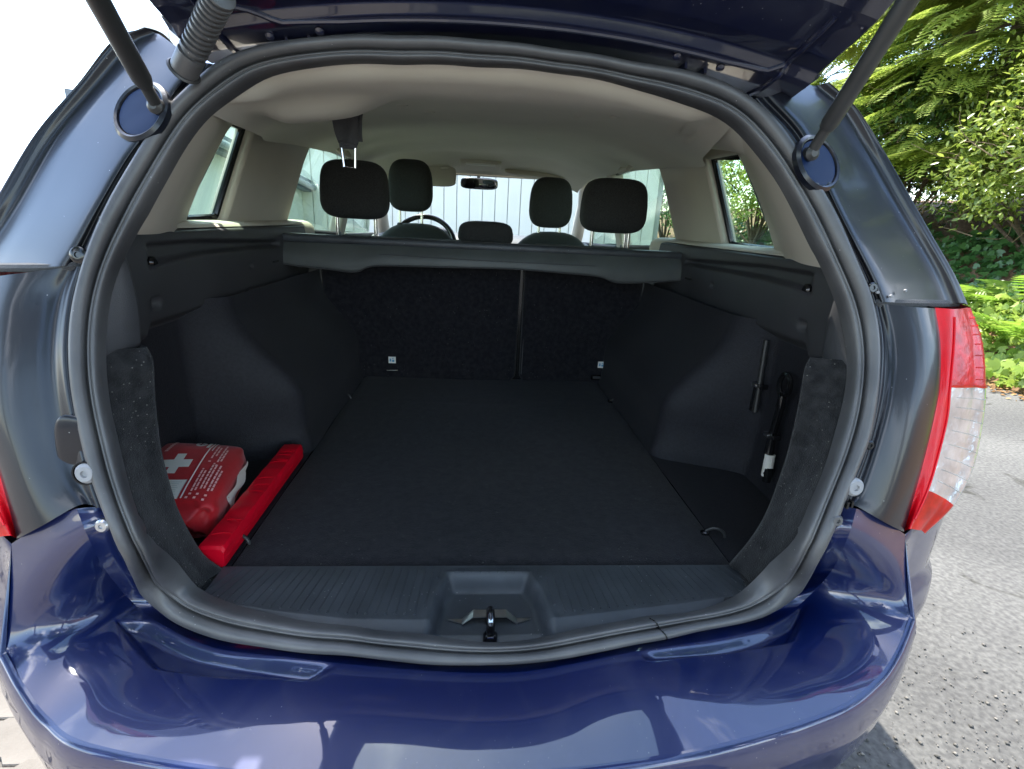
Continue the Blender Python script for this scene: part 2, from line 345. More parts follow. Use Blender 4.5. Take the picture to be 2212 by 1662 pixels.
for i in range(10):
    for j in range(22):
        x = -2.64+i*.226+(.113 if j % 2 else 0); y = -1.42+j*.112
        if x > -.5: continue
        o = bpy.data.objects.new('paver', pme); o.location = (x, y, .0+rng.uniform(-.0015, .0015)); o.rotation_euler = (0, 0, rng.uniform(-.008, .008)); col.objects.link(o); o.parent = pv; k += 1

# white board wall ahead
wb = empty('board_wall', (-1.0, 9.0, 0)); tag(wb, 'tall white board wall ahead of the car, seen through the windscreen', 'wall')
wm = mat('white_boards', (.86, .86, .79), rough=.6, var=.03, vscale=2); wd = mat('board_gap', (.45, .47, .46), rough=.8)
MB().box((-1.0, 9.06, 1.9), (8.6, .06, 3.8)).build('backing', wd, wb, False)
for i in range(38):
    MB().box((-5.2+i*.224, 9.005, 1.9), (.212, .05, 3.8), b=.006).build('board', wm, wb, False)
# pale building at the left with a sloping grey roof edge
lb = empty('lean_to_building', (-3.6, 5.0, 0)); tag(lb, 'pale wall with a sloping grey roof edge left of the car', 'building')
pw = mat('pale_render', (.84, .87, .78), rough=.85, var=.04, vscale=1.5, bump=.3, bscale=60); rg = mat('grey_fascia', (.16, .19, .22), rough=.5, var=.1, vscale=3)
A0, A1 = np.array((-3.0, 4.5, 1.92)), np.array((-3.0, 8.9, 1.53))
MB().prism([(-3.0, 4.5, 0), (-3.0, 8.9, 0), tuple(A1), tuple(A0)], (-.35, 0, 0)).build('wall', pw, lb, False)
MB().prism([tuple(A0+(.14, -.1, -.02)), tuple(A1+(.14, .1, -.02)), tuple(A1+(.14, .1, .17)), tuple(A0+(.14, -.1, .17))], (-.13, 0, 0)).build('fascia_board', rg, lb, False)
MB().prism([tuple(A0+(.02, -.1, .02)), tuple(A1+(.02, .1, .02)), tuple(A1+(.02, .1, .10)), tuple(A0+(.02, -.1, .10))], (-.45, 0, .05)).build('roof', rg, lb, False)
MB().tube([A0+(.19, -.1, .05), A1+(.19, .1, .05)], .045, 10).build('gutter', mat('zinc_gutter', (.32, .36, .38), rough=.4, metal=.5), lb)

# ================================================================== THE CAR
car = empty('estate_car', (0, 1.8, 0)); tag(car, 'dark blue estate car with its tailgate open and boot showing', 'car')
OUT = [(692,81),(611,90),(509,114),(468,136),(407,190),(356,238),(319,299),(271,377),(217,475),(184,558),(156,665),(149,750),(154,835),(170,920),(188,1000),(220,1096),(251,1171),(305,1273),(373,1341),(475,1381),(577,1397),(750,1413),(852,1426),(988,1436),(1055,1436),(1157,1431),(1259,1414),(1361,1392),(1500,1364),(1564,1354),(1648,1334),(1699,1300),(1743,1256),(1777,1191),(1804,1141),(1817,1096),(1845,1028),(1879,943),(1893,859),(1899,757),(1893,689),(1874,621),(1842,553),(1834,531),(1796,449),(1740,359),(1703,295),(1647,232),(1591,191),(1535,168),(1460,148),(1371,137),(1201,108),(1032,88),(862,80)]
INN = [(692,136),(645,142),(560,159),(492,204),(441,241),(407,282),(353,373),(305,458),(288,490),(237,597),(221,665),(215,767),(224,869),(244,954),(258,1015),(288,1110),(322,1185),(356,1239),(407,1286),(475,1313),(577,1337),(750,1358),(903,1375),(988,1387),(1140,1387),(1225,1371),(1293,1356),(1412,1334),(1500,1325),(1564,1312),(1625,1287),(1679,1246),(1716,1198),(1757,1096),(1794,1011),(1821,926),(1838,859),(1845,774),(1828,672),(1801,604),(1781,561),(1759,516),(1722,441),(1684,374),(1647,325),(1591,262),(1553,239),(1497,221),(1371,187),(1201,156),(1032,141),(862,135)]
NS = 240; PC = np.array((1035., 770.))
def radial(loop, TH):
    q = np.array(loop, float)-PC; a = np.arctan2(q[:, 1], q[:, 0]); r = np.hypot(q[:, 0], q[:, 1]); o = np.argsort(a)
    rr = np.interp(TH, a[o], r[o], period=2*math.pi)
    ker = np.array([1, 3, 5, 3, 1])/13.
    for _ in range(2): rr = sum(w*np.roll(rr, k-2) for k, w in enumerate(ker))
    return PC+np.c_[np.cos(TH), np.sin(TH)]*rr[:, None]
# parameter spaced evenly along the outline
TH0 = np.linspace(-math.pi, math.pi, 2000, endpoint=False); p0 = radial(OUT, TH0); s0 = np.r_[0, np.cumsum(np.hypot(*np.diff(p0, axis=0).T))]
TH = np.interp(np.linspace(0, s0[-1], NS, endpoint=False), s0, TH0)
OPX, IPX = radial(OUT, TH), radial(INN, TH)
O3, I3 = onS(OPX, .0), onS(IPX, .016)
TA = np.roll(O3, -1, 0)-np.roll(O3, 1, 0); TA /= np.linalg.norm(TA, axis=1)[:, None]
EE = I3-O3; WD = np.linalg.norm(EE, axis=1)[:, None]; EE = EE/WD
NN = np.cross(TA, EE); NN /= np.linalg.norm(NN, axis=1)[:, None]; NN *= np.where(NN[:, 1] > 0, -1, 1)[:, None]
def seal_sweep(pr): return np.array([O3+EE*WD*s+NN*h for s, h in pr])
arc = [(.27-.27*math.cos(t), .011*math.sin(t)+.001) for t in np.linspace(-.5, math.pi+.35, 12)]
lip = [(.60, -.004), (.63, .004), (.69, .0075), (.735, .006), (.755, .0045), (.775, .0065), (.83, .0085), (.90, .007), (.97, .002), (1.0, -.006), (1.0, -.02)]
def ring(name, pr, m, par):
    G = np.transpose(seal_sweep(pr), (1, 0, 2)); G = np.concatenate([G, G[:1]]); return grid(name, G, m, par)
ws = ring('weather_seal', arc+lip, M['rubber'], car)
# the joint where the rubber ring meets itself
jn = np.argmin(np.hypot(OPX[:, 0]-1428, OPX[:, 1]-1378))
MB().tube([O3[jn]+EE[jn]*WD[jn]*s+NN[jn]*(h+.0006) for s, h in arc[2:]+lip[:-1]], .0011, 6).build('seal_joint', M['gloss'], ws)

# ---- rear body frame around the opening: right traced, left traced
def ySil(z): return np.interp(z, [1.0, 1.11, 1.18, 1.25, 1.34, 1.41, 1.45], [.24, .27, .28, .30, .33, .34, .35])
def yT(z): return np.interp(z, [.75, .80, .90, 1.0, 1.13, 1.2], [.07, .085, .115, .15, .20, .22])
def withY(px, fn):
    P = atY(px, .2)
    for _ in range(25): P = atY(px, fn(P[:, 2]))
    return P
SIDES = {}
traces = {
 1: dict(O=[(1628,214),(1703,295),(1740,359),(1796,449),(1834,531),(1868,605),(1886,655)], C=[(1672,205),(1738,275),(1772,345),(1814,440),(1855,520),(1895,597),(1918,653)],
         Mm=[(1730,182),(1786,228),(1828,318),(1882,425),(1932,512),(1976,590),(2004,655)], S=[(1785,188),(1842,242),(1900,330),(1958,430),(2005,512),(2050,590),(2080,657)],
         O2=[(1887,660),(1898,725),(1897,800),(1890,876),(1868,970),(1840,1040),(1817,1095)], C2=[(1919,658),(1935,723),(1942,795),(1928,880),(1900,977),(1870,1069),(1850,1094)],
         T=[(2020,665),(2031,740),(2030,830),(2018,900),(1998,985),(1975,1070),(1953,1148)]),
 -1: dict(O=[(462,140),(407,190),(356,240),(300,330),(240,430),(205,510),(180,570)], C=[(418,128),(372,185),(322,262),(258,345),(200,445),(150,535),(123,576)],
         Mm=[(352,80),(318,112),(245,192),(172,300),(105,430),(50,520),(20,576)], S=[(322,66),(262,88),(178,190),(84,298),(-6,445),(-60,530),(-95,580)],
         O2=[(179,575),(160,645),(149,750),(156,850),(175,940),(200,1035),(220,1095)], C2=[(121,581),(88,650),(72,760),(80,870),(103,970),(134,1050),(165,1094)],
         T=[(-30,600),(-52,700),(-56,800),(-44,900),(-8,1000),(15,1080),(36,1163)]),
}
for s, tr in traces.items():
    O = onS(tr['O'], .004); C = onS(tr['C'], -.006); S_ = withY(tr['S'], ySil)
    Mm = withY(tr['Mm'], lambda z: ySil(z)*.55+.45*(SR(.56, z)-.0)-.012)
    W = S_.copy(); W[:, 0] += s*.035; W[:, 1] += .16; W2 = W.copy(); W2[:, 0] += s*.012; W2[:, 1] = .75
    if s: 
        W2[:, 0] = s*np.interp(W2[:, 2], [1.0, 1.13, 1.3, 1.42, 1.5], [.835, .82, .75, .69, .60])
    Oin = O.copy(); Oin[:, 1] += .05
    Rg = .28*Mm+.72*S_+np.array([s*.006, -.009, .003]); Rg0 = .42*Mm+.58*S_+np.array([s*-.001, .000, 0])
    S_[0] += np.array([-s*.012, .02, 0]) if s < 0 else 0
    up = np.stack([Oin, O, .5*(O+C)+np.array([0, .004, 0]), C, Mm, Rg0, Rg, S_, W, W2], 1)
    pp = surf('upper_pillar_panel', up, 40, 60, M['jamb'], car)
    O2 = onS(tr['O2'], .004); C2 = onS(tr['C2'], -.006); T = withY(tr['T'], yT)
    Oi2 = O2.copy(); Oi2[:, 1] += .05; Tm = .5*(C2+T)+np.array([0, -.012, 0]); Ti = T.copy(); Ti[:, 1] += .05; Ti[:, 0] += s*.004
    lo = np.stack([Oi2, O2, .5*(O2+C2)+np.array([0, .004, 0]), C2, Tm, T, Ti], 1)
    surf('quarter_panel', lo, 40, 40, M['jamb'], car)
    MB().tube(crom((np.stack([O[-1], C[-1], Mm[-1], S_[-1]])*.5+.5*np.stack([O2[0], C2[0], Tm[0]*.45+.55*Mm[-1], S_[-1]]))+np.array([0, .008, 0]), 30), .0062, 8).build('panel_seam', M['strap'], pp)
    SIDES[s] = dict(T=T, S=S_, C=C, O=O, W2=W2, C2=C2, O2=O2)

# ---- tail lights (right traced, left mirrored)
def yU(z): return np.interp(z, [.75, .80, .86, .95, 1.0, 1.1, 1.14], [.09, .11, .15, .19, .20, .25, .27])
TLB = [(2062,668),(2060,740),(2052,835),(2046,900),(2026,985),(2003,1060),(1966,1143)]; TLU = [(2085,660),(2113,730),(2123,830),(2116,910),(2096,1005),(2052,1085),(1988,1139)]
def tail_light(s):
    T = SIDES[1]['T']; B = withY(TLB, lambda z: .45*yT(z)+.55*yU(z)-.028); U = withY(TLU, yU)
    W = U+np.array([.03, .15, .006]); W2 = W+np.array([.004, .12, .004]); W[-1, 2] += .03; W2[-1, 2] += .03
    Gc = np.stack([T, B, .5*(B+U)+np.array([.004, -.006, 0]), U, W, W2], 1)
    if s < 0:
        dx = SIDES[-1]['T'][:, 0]+T[:, 0]; Gc = Gc.copy(); Gc[..., 0] = -Gc[..., 0]+dx[:, None]
        Gc[..., 1] += (SIDES[-1]['T'][:, 1]-T[:, 1])[:, None]; Gc[..., 2] += (SIDES[-1]['T'][:, 2]-T[:, 2])[:, None]
    root = empty('tail_light', tuple(Gc[3, 2])); root.location = Vector(Gc[3, 2])-car.location; root.parent = car
    F = crom(crom(Gc, 73, 0), 61, 1)          # 12 rows per cell
    grid('lens_band', F[0:73, 0:13], M['redband'], root); grid('upper_lens', F[0:25, 12:], M['red'], root)
    grid('reversing_lens', F[24:61, 12:50], M['clear'], root); grid('lower_lens', F[60:73, 12:], M['redlow'], root); grid('side_lens', F[24:61, 49:], M['red'], root)
    # divider strips, proud ribs and the amber reflector
    out = lambda i, j, h=.0018: F[i, j]+h*np.cross(F[min(i+1, 72), j]-F[i-1, j], F[i, j+1]-F[i, j-1])/np.linalg.norm(np.cross(F[min(i+1, 72), j]-F[i-1, j], F[i, j+1]-F[i, j-1]))*(1 if s > 0 else -1)
    MB().tube([out(24, j, .0) for j in range(12, 50)], .0022, 6).build('divider', M['redlow'], root)
    MB().tube([out(i, 12, .0) for i in range(3, 70)], .0020, 6).build('lens_edge', M['redband'], root)
    for i in range(28, 60, 4): MB().tube([out(i, j, .0) for j in range(16, 46)], .0007, 5).build('prism_rib', M['clear'], root)
    for i in range(4, 23, 3): MB().tube([out(i, j, .0) for j in range(26, 48)], .0010, 5).build('prism_rib', M['red'], root)
    q = [np.array(out(i, 5+w, -.0012 if s > 0 else -.0012)) for i in range(6, 17) for w in (0, 2, 4)]
    q = np.array(q).reshape(11, 3, 3); q[0, 0] = q[0, 2] = q[0, 1]; q[-1, 0] = q[-1, 2] = q[-1, 1]
    grid('amber_reflector', q, M['amber'], root)
    return root
tail_light(1); tail_light(-1)

# ---- rear bumper
BA = [(220,1098),(240,1145),(275,1220),(320,1290),(373,1341),(475,1381),(640,1403),(852,1426),(1030,1437),(1157,1431),(1361,1392),(1564,1354),(1648,1334),(1699,1300),(1750,1245),(1790,1165),(1817,1098)]
BB = [(165,1099),(190,1160),(225,1228),(275,1290),(335,1340),(460,1388),(637,1412),(850,1434),(1030,1444),(1160,1438),(1365,1400),(1590,1362),(1690,1333),(1745,1290),(1795,1235),(1832,1160),(1850,1099)]
BC = [(25,1175),(16,1290),(12,1407),(50,1475),(105,1548),(194,1605),(500,1660),(780,1671),(1030,1669),(1280,1652),(1560,1605),(1800,1530),(1890,1468),(1935,1405),(1966,1330),(1962,1240),(1955,1155)]
yc = [.08, .06, .033, .000, -.033, -.070, -.114, -.128, -.132]; yc = yc+yc[-2::-1]
A3 = onS(BA, .012); B3 = onS(BB, -.004); C3 = atY(BC, yc)
B3[5:12, 1] -= .004; B3[5:12, 2] -= .004
nb = 300
Ab, Bb, Cb = crom(A3, nb), crom(B3, nb), crom(C3, nb)
ts = np.linspace(0, 1, 64)
G = []
for t in ts:
    P = Bb+(Cb-Bb)*t
    P[:, 2] += .006*math.sin(math.pi*t)*(1-.35*t)          # gentle crown rolling over at the rear edge
    G.append(P)
G = np.array(G)
pL = [(-.56,.10),(-.470,.030),(-.36,.004),(-.245,-.012),(-.180,.040),(-.20,.10),(-.4,.14)]
pR = [(.162,.044),(.222,-.004),(.34,.014),(.458,.040),(.53,.115),(.4,.14),(.2,.10)]
X, Yg = G[..., 0], G[..., 1]
for pl in (pL, pR): G[..., 2] -= .013*sstep(-.002, .008, polydist(pl, X, Yg))*sstep(.0, .16, ts)[:, None]
bump_root = empty('rear_bumper', (0, 0, .6)); bump_root.location = Vector((0, 0, .6))-car.location; bump_root.parent = car
grid('bumper_top', G, M['paint'], bump_root)
grid('jamb_channel', np.array([Ab+np.array([0, .04, 0]), Ab, .5*(Ab+G[0])+np.array([0, .003, 0]), G[0]]), M['paint'], bump_root)
# outer face: columns run from wheel arch to wheel arch, rows run down
Kr, Kl = C3[16], C3[0]
colsL = [np.array((-.868, .62, .85)), np.array((-.862, .42, .85)), np.array((-.835, .24, .845)), np.array((-.775, .145, .82))]
colsR = [np.array((.748, .138, .825)), np.array((.812, .24, .85)), np.array((.845, .42, .855)), np.array((.855, .62, .855))]
nC = 161; mid = crom(C3[2:15], nC)
topL = crom(np.array(colsL+[Kl]), 25)[:-1]; topR = crom(np.array([Kr]+colsR), 25)[1:]
# at each corner the vertical crease C0..C2 is doubled: one column belongs to the side, one to the rear
TOP = np.vstack([topL, Kl[None], mid, Kr[None], topR]); base_xy = TOP[:, :2].copy(); iL, iR = 24, 24+nC+1
base_xy[iL] = C3[2][:2]; base_xy[iR] = C3[14][:2]
zc = TOP[:, 2].copy(); zc[:iL+1] = C3[2][2]; zc[iR:] = C3[14][2]
nt = np.gradient(base_xy, axis=0); kk = np.ones(11)/11; nrm = np.c_[nt[:, 1], -nt[:, 0]]
for _ in range(3): nrm = np.c_[np.convolve(np.pad(nrm[:, 0], 5, 'edge'), kk, 'valid'), np.convolve(np.pad(nrm[:, 1], 5, 'edge'), kk, 'valid')]
nrm /= np.linalg.norm(nrm, axis=1)[:, None]
nrm[iL] = nrm[iL+1]; nrm[iR] = nrm[iR-1]
def face_pt(i, z):
    d = zc[i]-z; off = float(np.interp(d, [-.2, 0, .0015, .004, .008, .014, .025, .06, .12, .18, .24, .30, .36], [0, 0, .0045, .0075, .0095, .011, .013, .015, .008, -.010, -.035, -.065, -.10])); xy = base_xy[i].copy()
    for idx, cz in ((iL, C3[0:3]), (iR, C3[14:17][::-1])):
        if i == idx and z > cz[-1][2]: zz = cz[:, 2][::-1]; xy = np.array([np.interp(z, zz, cz[:, 0][::-1]), np.interp(z, zz, cz[:, 1][::-1])])
    return np.array((*(xy+nrm[i]*off), z))
dl = np.r_[0, .0008, .002, .004, .007, .011, .017, .026, np.linspace(.04, 1, 30)]
def face(rs, zend): return np.array([[face_pt(i, TOP[i, 2]+(zend-TOP[i, 2])*r) if r > .03 else face_pt(i, TOP[i, 2]-r*.19) for i in range(len(TOP))] for r in rs])
grid('bumper_face', face(dl, .415), M['paint'], bump_root)
grid('lower_valance', np.array([[face_pt(i, z)+np.array((0, .003, 0)) for i in range(len(TOP))] for z in np.linspace(.411, .235, 14)]), M['plastic'], bump_root)

# ---- boot sill with ribs and latch pocket
sx = np.linspace(-.447, .437, 190)
yin = np.full_like(sx, .195); yed = np.interp(sx, [-.445, -.32, -.216, -.099, 0, .091, .207, .327, .437], [.118, .090, .074, .0705, .070, .0705, .086, .103, .122])
Ib = I3[I3[:, 2] < .76]; Ib = Ib[np.argsort(Ib[:, 0])]
yse = np.interp(sx, Ib[:, 0], Ib[:, 1])+.004; zse = np.interp(sx, Ib[:, 0], Ib[:, 2])-.010
yed = np.maximum(yed, yse+.012)
pock = [(-.098,.030),(-.086,.13),(-.070,.172),(.060,.172),(.077,.13),(.090,.030)]
rows = []
for t in np.r_[np.linspace(0, 1, 44), 1+np.linspace(.04, 1, 22)]:
    if t <= 1: y = yin+(yed-yin)*t; z = np.full_like(sx, .6385)
    else:
        q = t-1; y = yed+(yse-yed)*q; z = .6385+(np.minimum(zse, .6385)-.6385)*(1-(1-q)**2)-.008*math.sin(math.pi*q)
    pd = polydist(pock, sx, y); z = z-.030*sstep(-.004, .012, pd)+.0016*np.exp(-((pd+.007)/.004)**2)
    rows.append(np.c_[sx, y, z])
sill = grid('load_sill', np.array(rows), M['sill'], car)
rb = MB()
for x in np.arange(-.425, .42, .0136):
    y1 = float(np.interp(x, sx, yed))+.012; y0 = .187
    if -.108 < x < .098: y1 = .178 if abs(x+.005) < .075 else (.165 if abs(x+.005) < .088 else .10)
    fan = x*.06
    rb.add(*[np.array([(x+fan*0-.0007, y0, .6384), (x+.0007, y0, .6384), (x+.0007+0, y0, .6396), (x-.0007, y0, .6396), (x-.0007+fan, y1, .6384), (x+.0007+fan, y1, .6384), (x+.0007+fan, y1, .6396), (x-.0007+fan, y1, .6396)]), [(3, 2, 6, 7), (1, 5, 6, 2), (0, 3, 7, 4), (4, 7, 6, 5), (0, 1, 2, 3)]])
    rb.lathe((x+fan, y1-.001, .6384), (0, 0, 1), [(.0021, 0), (.0021, .0012), (.0010, .0020)], 8)
r_ = rb.build('sill_ribs', M['sill'], sill, False); r_['kind'] = 'stuff'
# latch: metal bracket and black striker loop
lt = empty('latch', (0, .1, .61)); lt.location = Vector((-.004, .1, .61))-car.location; lt.parent = car
bz = .6105
MB().prism([(-.030, .108, bz+.010), (.022, .108, bz+.010), (.022, .094, bz+.0085), (-.030, .094, bz+.0085)], (0, 0, .002)).build('bracket', M['steel'], lt, False)
for s in (-1, 1):
    c0 = -.004+s*.026
    MB().prism([(c0, .108, bz+.010), (c0+s*.017, .100, bz), (c0+s*.017, .088, bz), (c0, .094, bz+.0085)], (0, 0, .002)).build('bracket_arm', M['steel'], lt, False)
    MB().prism([(c0+s*.017, .100, bz+.0006), (c0+s*.040, .099, bz+.0004), (c0+s*.017, .090, bz+.0006)], (0, 0, .0014)).build('bracket_foot', M['steel'], lt, False)
MB().tube([(-.004, .094, bz-.004), (-.004, .092, bz+.022), (-.004, .086, bz+.030), (-.004, .074, bz+.032), (-.004, .064, bz+.024), (-.004, .062, bz-.004)], .0065, 12).build('striker_loop', M['gloss'], lt)
MB().lathe((-.004, .062, bz), (0, 0, 1), [(.011, -.004), (.011, .006), (.008, .010)], 18).build('striker_base', M['gloss'], lt)
MB().box((-.004, .055, bz+.0085), (.009, .004, .003)).build('striker_tip', M['chrome'], lt, False)
MB().box((-.004, .0655, bz+.031), (.006, .008, .0016), rot=rotx(.5)).build('striker_glint_plate', M['chrome'], lt, False)

# ---- boot floor and linings
xx = np.linspace(-.4385, .4385, 60); yy = np.linspace(.196, 1.30, 70); XX, YY = np.meshgrid(xx, yy)
ZZ = .635+.0012*np.sin(XX*9+YY*4)+.0010*np.sin(YY*13-XX*5)-.002*np.exp(-((YY-1.03)/.006)**2)
ed = np.minimum(np.minimum(XX+.4385, .4385-XX), YY-.196); ZZ -= .004*(1-np.clip(ed/.008, 0, 1))
floor = grid('boot_floor', np.stack([XX, YY, ZZ], -1), M['carpet'], car)
MB().box((0, .86, .585), (1.36, 1.36, .03)).build('under_floor', M['gloss'], car, False)
for s in (-1, 1):
    grid('side_floor', np.array([[(s*.441, y, .629), (s*.68, y, .629)] for y in np.linspace(.18, 1.3, 10)]), M['carpet2'], car)
    # carpeted side lining with the wheel arch bulging in
    yy = np.linspace(.20, 1.30, 90); zz = np.linspace(.627, 1.02, 44); Y2, Z2 = np.meshgrid(yy, zz)
    m_ = sstep(.552, .668, Y2+.10*np.clip(Z2-.72, 0, 1)); n_ = 1-.62*sstep(.76, 1.0, Z2)
    X2 = .658-.205*m_*n_-.012*sstep(.70, .627, Z2)+.002*np.sin(Y2*17+Z2*9)
    grid('side_lining', np.stack([s*X2, Y2, Z2], -1), M['carpet2'], car)
    # carpeted corner return behind the rubber seal
    lim = [(1743,800),(1731,870),(1711,960),(1690,1030),(1660,1110),(1628,1162),(1588,1212)] if s > 0 else [(324,780),(328,850),(340,960),(358,1035),(380,1105),(426,1190),(468,1232)]
    sl = [(1845,812),(1838,859),(1821,926),(1794,1011),(1757,1096),(1716,1198),(1640,1282)] if s > 0 else [(216,795),(221,850),(240,940),(262,1030),(290,1115),(328,1192),(415,1290)]
    a = onS(sl, .028); b = atY(lim, .2); cc = b.copy(); cc[:, 1] += .03; cc[:, 0] = s*.66; a0 = a.copy(); a0[:, 1] -= .004; a0[:, 0] += s*.01
    b[-1, 2] = max(b[-1, 2], .636); cc[-1, 2] = .63
    top = np.stack([a0, a, .5*(a+b)+np.array([-s*.004, 0, 0]), b, cc], 1)
    top = np.concatenate([top[:1]+np.array([s*.010, .008, .02]), top], 0)
    surf('corner_lining', top, 40, 24, M['carpet3'], car)
    fl = np.array([[a[-2], b[-2]], [a[-1], b[-1]], [onS([(1560, 1312)] if s > 0 else [(480, 1316)], .03)[0], np.array((s*.438, .197, .633))]])
    fl[2, 0, 2] = min(fl[2, 0, 2], .64)
    surf('corner_floor', fl, 10, 8, M['carpet3'], car)
    # dark plastic upper side trim with pocket groove
    yy = np.linspace(.205, 1.30, 120); tt = np.linspace(0, 1, 60); Y3, T3 = np.meshgrid(yy, tt)
    zb = np.interp(Y3, [.2, .28, .385, .392, .8, 1.3], [.990, .975, .955, .982, .982, .975]); Z3 = zb+(1.167-zb)*T3
    X3 = .622-.082*(1-sstep(.19, .34, Y3))*sstep(1.2, .9, Z3*0+1)-.0*T3
    X3 = .622-.098*(1-sstep(.19, .34, Y3))
    X3 += .030*sstep(.03, 0, T3*.2)+.035*sstep(.955, 1, T3)-.010*np.sin(math.pi*T3)
    gp = [(.412, 1.098), (.425, 1.140), (.60, 1.140), (1.04, 1.122), (1.04, 1.106), (.60, 1.112), (.455, 1.106)]
    X3 += .020*sstep(-.004, .007, polydist(gp, Y3, Z3))
    for (hy, hz, hr) in ((.414, 1.038, .011), (.83, 1.068, .007), (.80, 1.0, .010)): X3 += .015*sstep(hr+.003, hr-.004, np.hypot(Y3-hy, (Z3-hz)*1.0))
    Gt = np.stack([s*X3, Y3, Z3], -1); Is = I3[(I3[:, 0]*s > .3)]; Is = Is[np.argsort(Is[:, 2])]
    zz_ = Gt[:, 0, 2]; e1 = np.c_[np.interp(zz_, Is[:, 2], Is[:, 0])+s*.010, np.interp(zz_, Is[:, 2], Is[:, 1])+.012, zz_]; e2 = .45*e1+.55*Gt[:, 0]
    tr_ = grid('upper_side_trim', np.concatenate([e1[:, None], e2[:, None], Gt], 1), M['trim'], car)
    MB().box((s*.615, .995, 1.0665), (.010, .05, .008), b=.003).build('trim_clip', M['gloss'], tr_)
    MB().lathe((s*.629, .44, 1.106), (-s, 0, 0), [(.012, 0), (.012, .006), (.007, .010)], 16).build('cover_hook', M['gloss'], tr_)
    # beige ledge on top of the trim
    yy = np.linspace(.40, 1.36, 40)
    led = np.array([[(s*.630, y, 1.1645), (s*.636, y, 1.171), (s*.66, y, 1.174), (s*.705, y, 1.176)] for y in yy]); grid('window_ledge', led, M['beige'], car)
    # C-pillar floor block behind the ledge (rounded arm end)
    V, F = pillow((s*.69, 1.40, 1.135), (.13, .16, .085), 10, 3); mesh('belt_guide', V, F, M['beige'], car)

# ---- rear seat: two folding backs, headrests
rs = empty('rear_seat', (0, 1.35, .63)); rs.location = Vector((0, 1.35, .63))-car.location; rs.parent = car
def seatback(x0, x1):
    b = MB(); z0, z1 = .622, 1.135
    P = []
    for (x, z) in ((x0+.02, z0), (x1-.02, z0), (x1, z0+.03), (x1, z1-.05), (x1-.04, z1), (x0+.04, z1), (x0, z1-.05), (x0, z0+.03)): P.append((x, 1.288-.03*(z-z0)/.5, z))
    b.prism(P, (0, .13, 0)); return b.build('seat_back', M['carpet'], rs, True, .008)
sbl = seatback(-.565, .121); sbr = seatback(.137, .565)
MB().box((.129, 1.325, .88), (.05, .03, .49)).build('back_gap_strip', M['gloss'], rs, False)
MB().tube([(.143, 1.284, .66), (.146, 1.270, 1.08)], .0016, 6).build('piping', M['trim'], sbr)
for (tx, tz, par) in ((-.335, .703, sbl), (.446, .707, sbr)):
    tg = MB().box((tx, 1.2815, tz), (.026, .0016, .024)).build('child_seat_tag', M['print'], par, False)
    for (dx, dz, w, h) in ((-.006, .0, .006, .011), (.004, -.003, .008, .008), (.003, .006, .004, .004)): MB().box((tx+dx, 1.2804, tz+dz), (w, .001, h)).build('tag_symbol', M['blueprint'], tg, False)
MB().tube([(-.355, 1.281, .663), (-.315, 1.281, .664)], .003, 8).build('anchor_bar', M['chrome'], sbl)
an = MB().box((.436, 1.281, .657), (.052, .006, .020), b=.004).build('anchor_surround', M['gloss'], sbr)
MB().box((.436, 1.2775, .657), (.036, .003, .009)).build('anchor_slot', M['strap'], an, False)
def headrest(par, c, d, e=4.2, posts=(), pz=.1, lean=0, nm='headrest', rot=None, m='fabric'):
    V, F = pillow((0, 0, 0), d, 18, e); V[:, 0] *= 1-.10*(V[:, 2]/d[2]+.5)*0
    V[:, 0] *= 1-.13*np.clip(V[:, 2]/d[2]+.1, 0, 1); V[:, 1] -= .15*V[:, 2]*0
    if rot is not None: V = V@np.array(rot).T
    h = mesh(nm, V+np.array(c), F, M[m], par)
    for px_ in posts:
        MB().tube([(c[0]+px_, c[1], c[2]-d[2]*.42), (c[0]+px_, c[1], c[2]-d[2]*.5-pz)], .0065, 10).build('post', M['chrome'], h)
    return h
hl = atY([(767, 411)], 1.36)[0]; hr = atY([(1326, 446)], 1.36)[0]; hm = atY([(1049, 505)], 1.36)[0]
headrest(rs, hl, (.232, .11, .190), 4.0, (-.066, .066), .09, rot=roty(R(.5))); headrest(rs, hr, (.238, .11, .186), 4.0, (-.070, .052, .066), .09)
headrest(rs, hm, (.200, .10, .085), 3.6, (-.05, .05), .02)
# ---- front seats
for (s, hp, tp, hz) in ((-1, (887, 402), (900, 500), .245), (1, (1190, 439), (1194, 518), .245)):
    h = atY([hp], 2.2)[0]; t = atY([tp], 2.2)[0]
    fs = empty('front_seat', (h[0], 2.15, .55)); fs.location = Vector((h[0], 2.15, .55))-car.location; fs.parent = car
    V, F = pillow((t[0], 2.22, t[2]-.27), (.49, .17, .62), 18, 3.2); V[:, 0] = t[0]+(V[:, 0]-t[0])*(1-.24*np.clip((V[:, 2]-t[2]+.15)/.2, 0, 1)**1.5)
    mesh('backrest', V, F, M['greyfab'], fs)
    V, F = pillow((t[0], 2.45, .62), (.50, .52, .18), 12, 4); mesh('seat_cushion', V, F, M['fabric'], fs)
    hd = headrest(fs, (h[0], 2.2, h[2]), (.222, .11, hz), 3.4, (-.055, .055), .09)
    for q in (-.055, .055): MB().lathe((h[0]+q, 2.2, h[2]-hz/2-.068), (0, 0, 1), [(.016, 0), (.016, .008), (.010, .014)], 12).build('post_sleeve', M['trim'], fs)

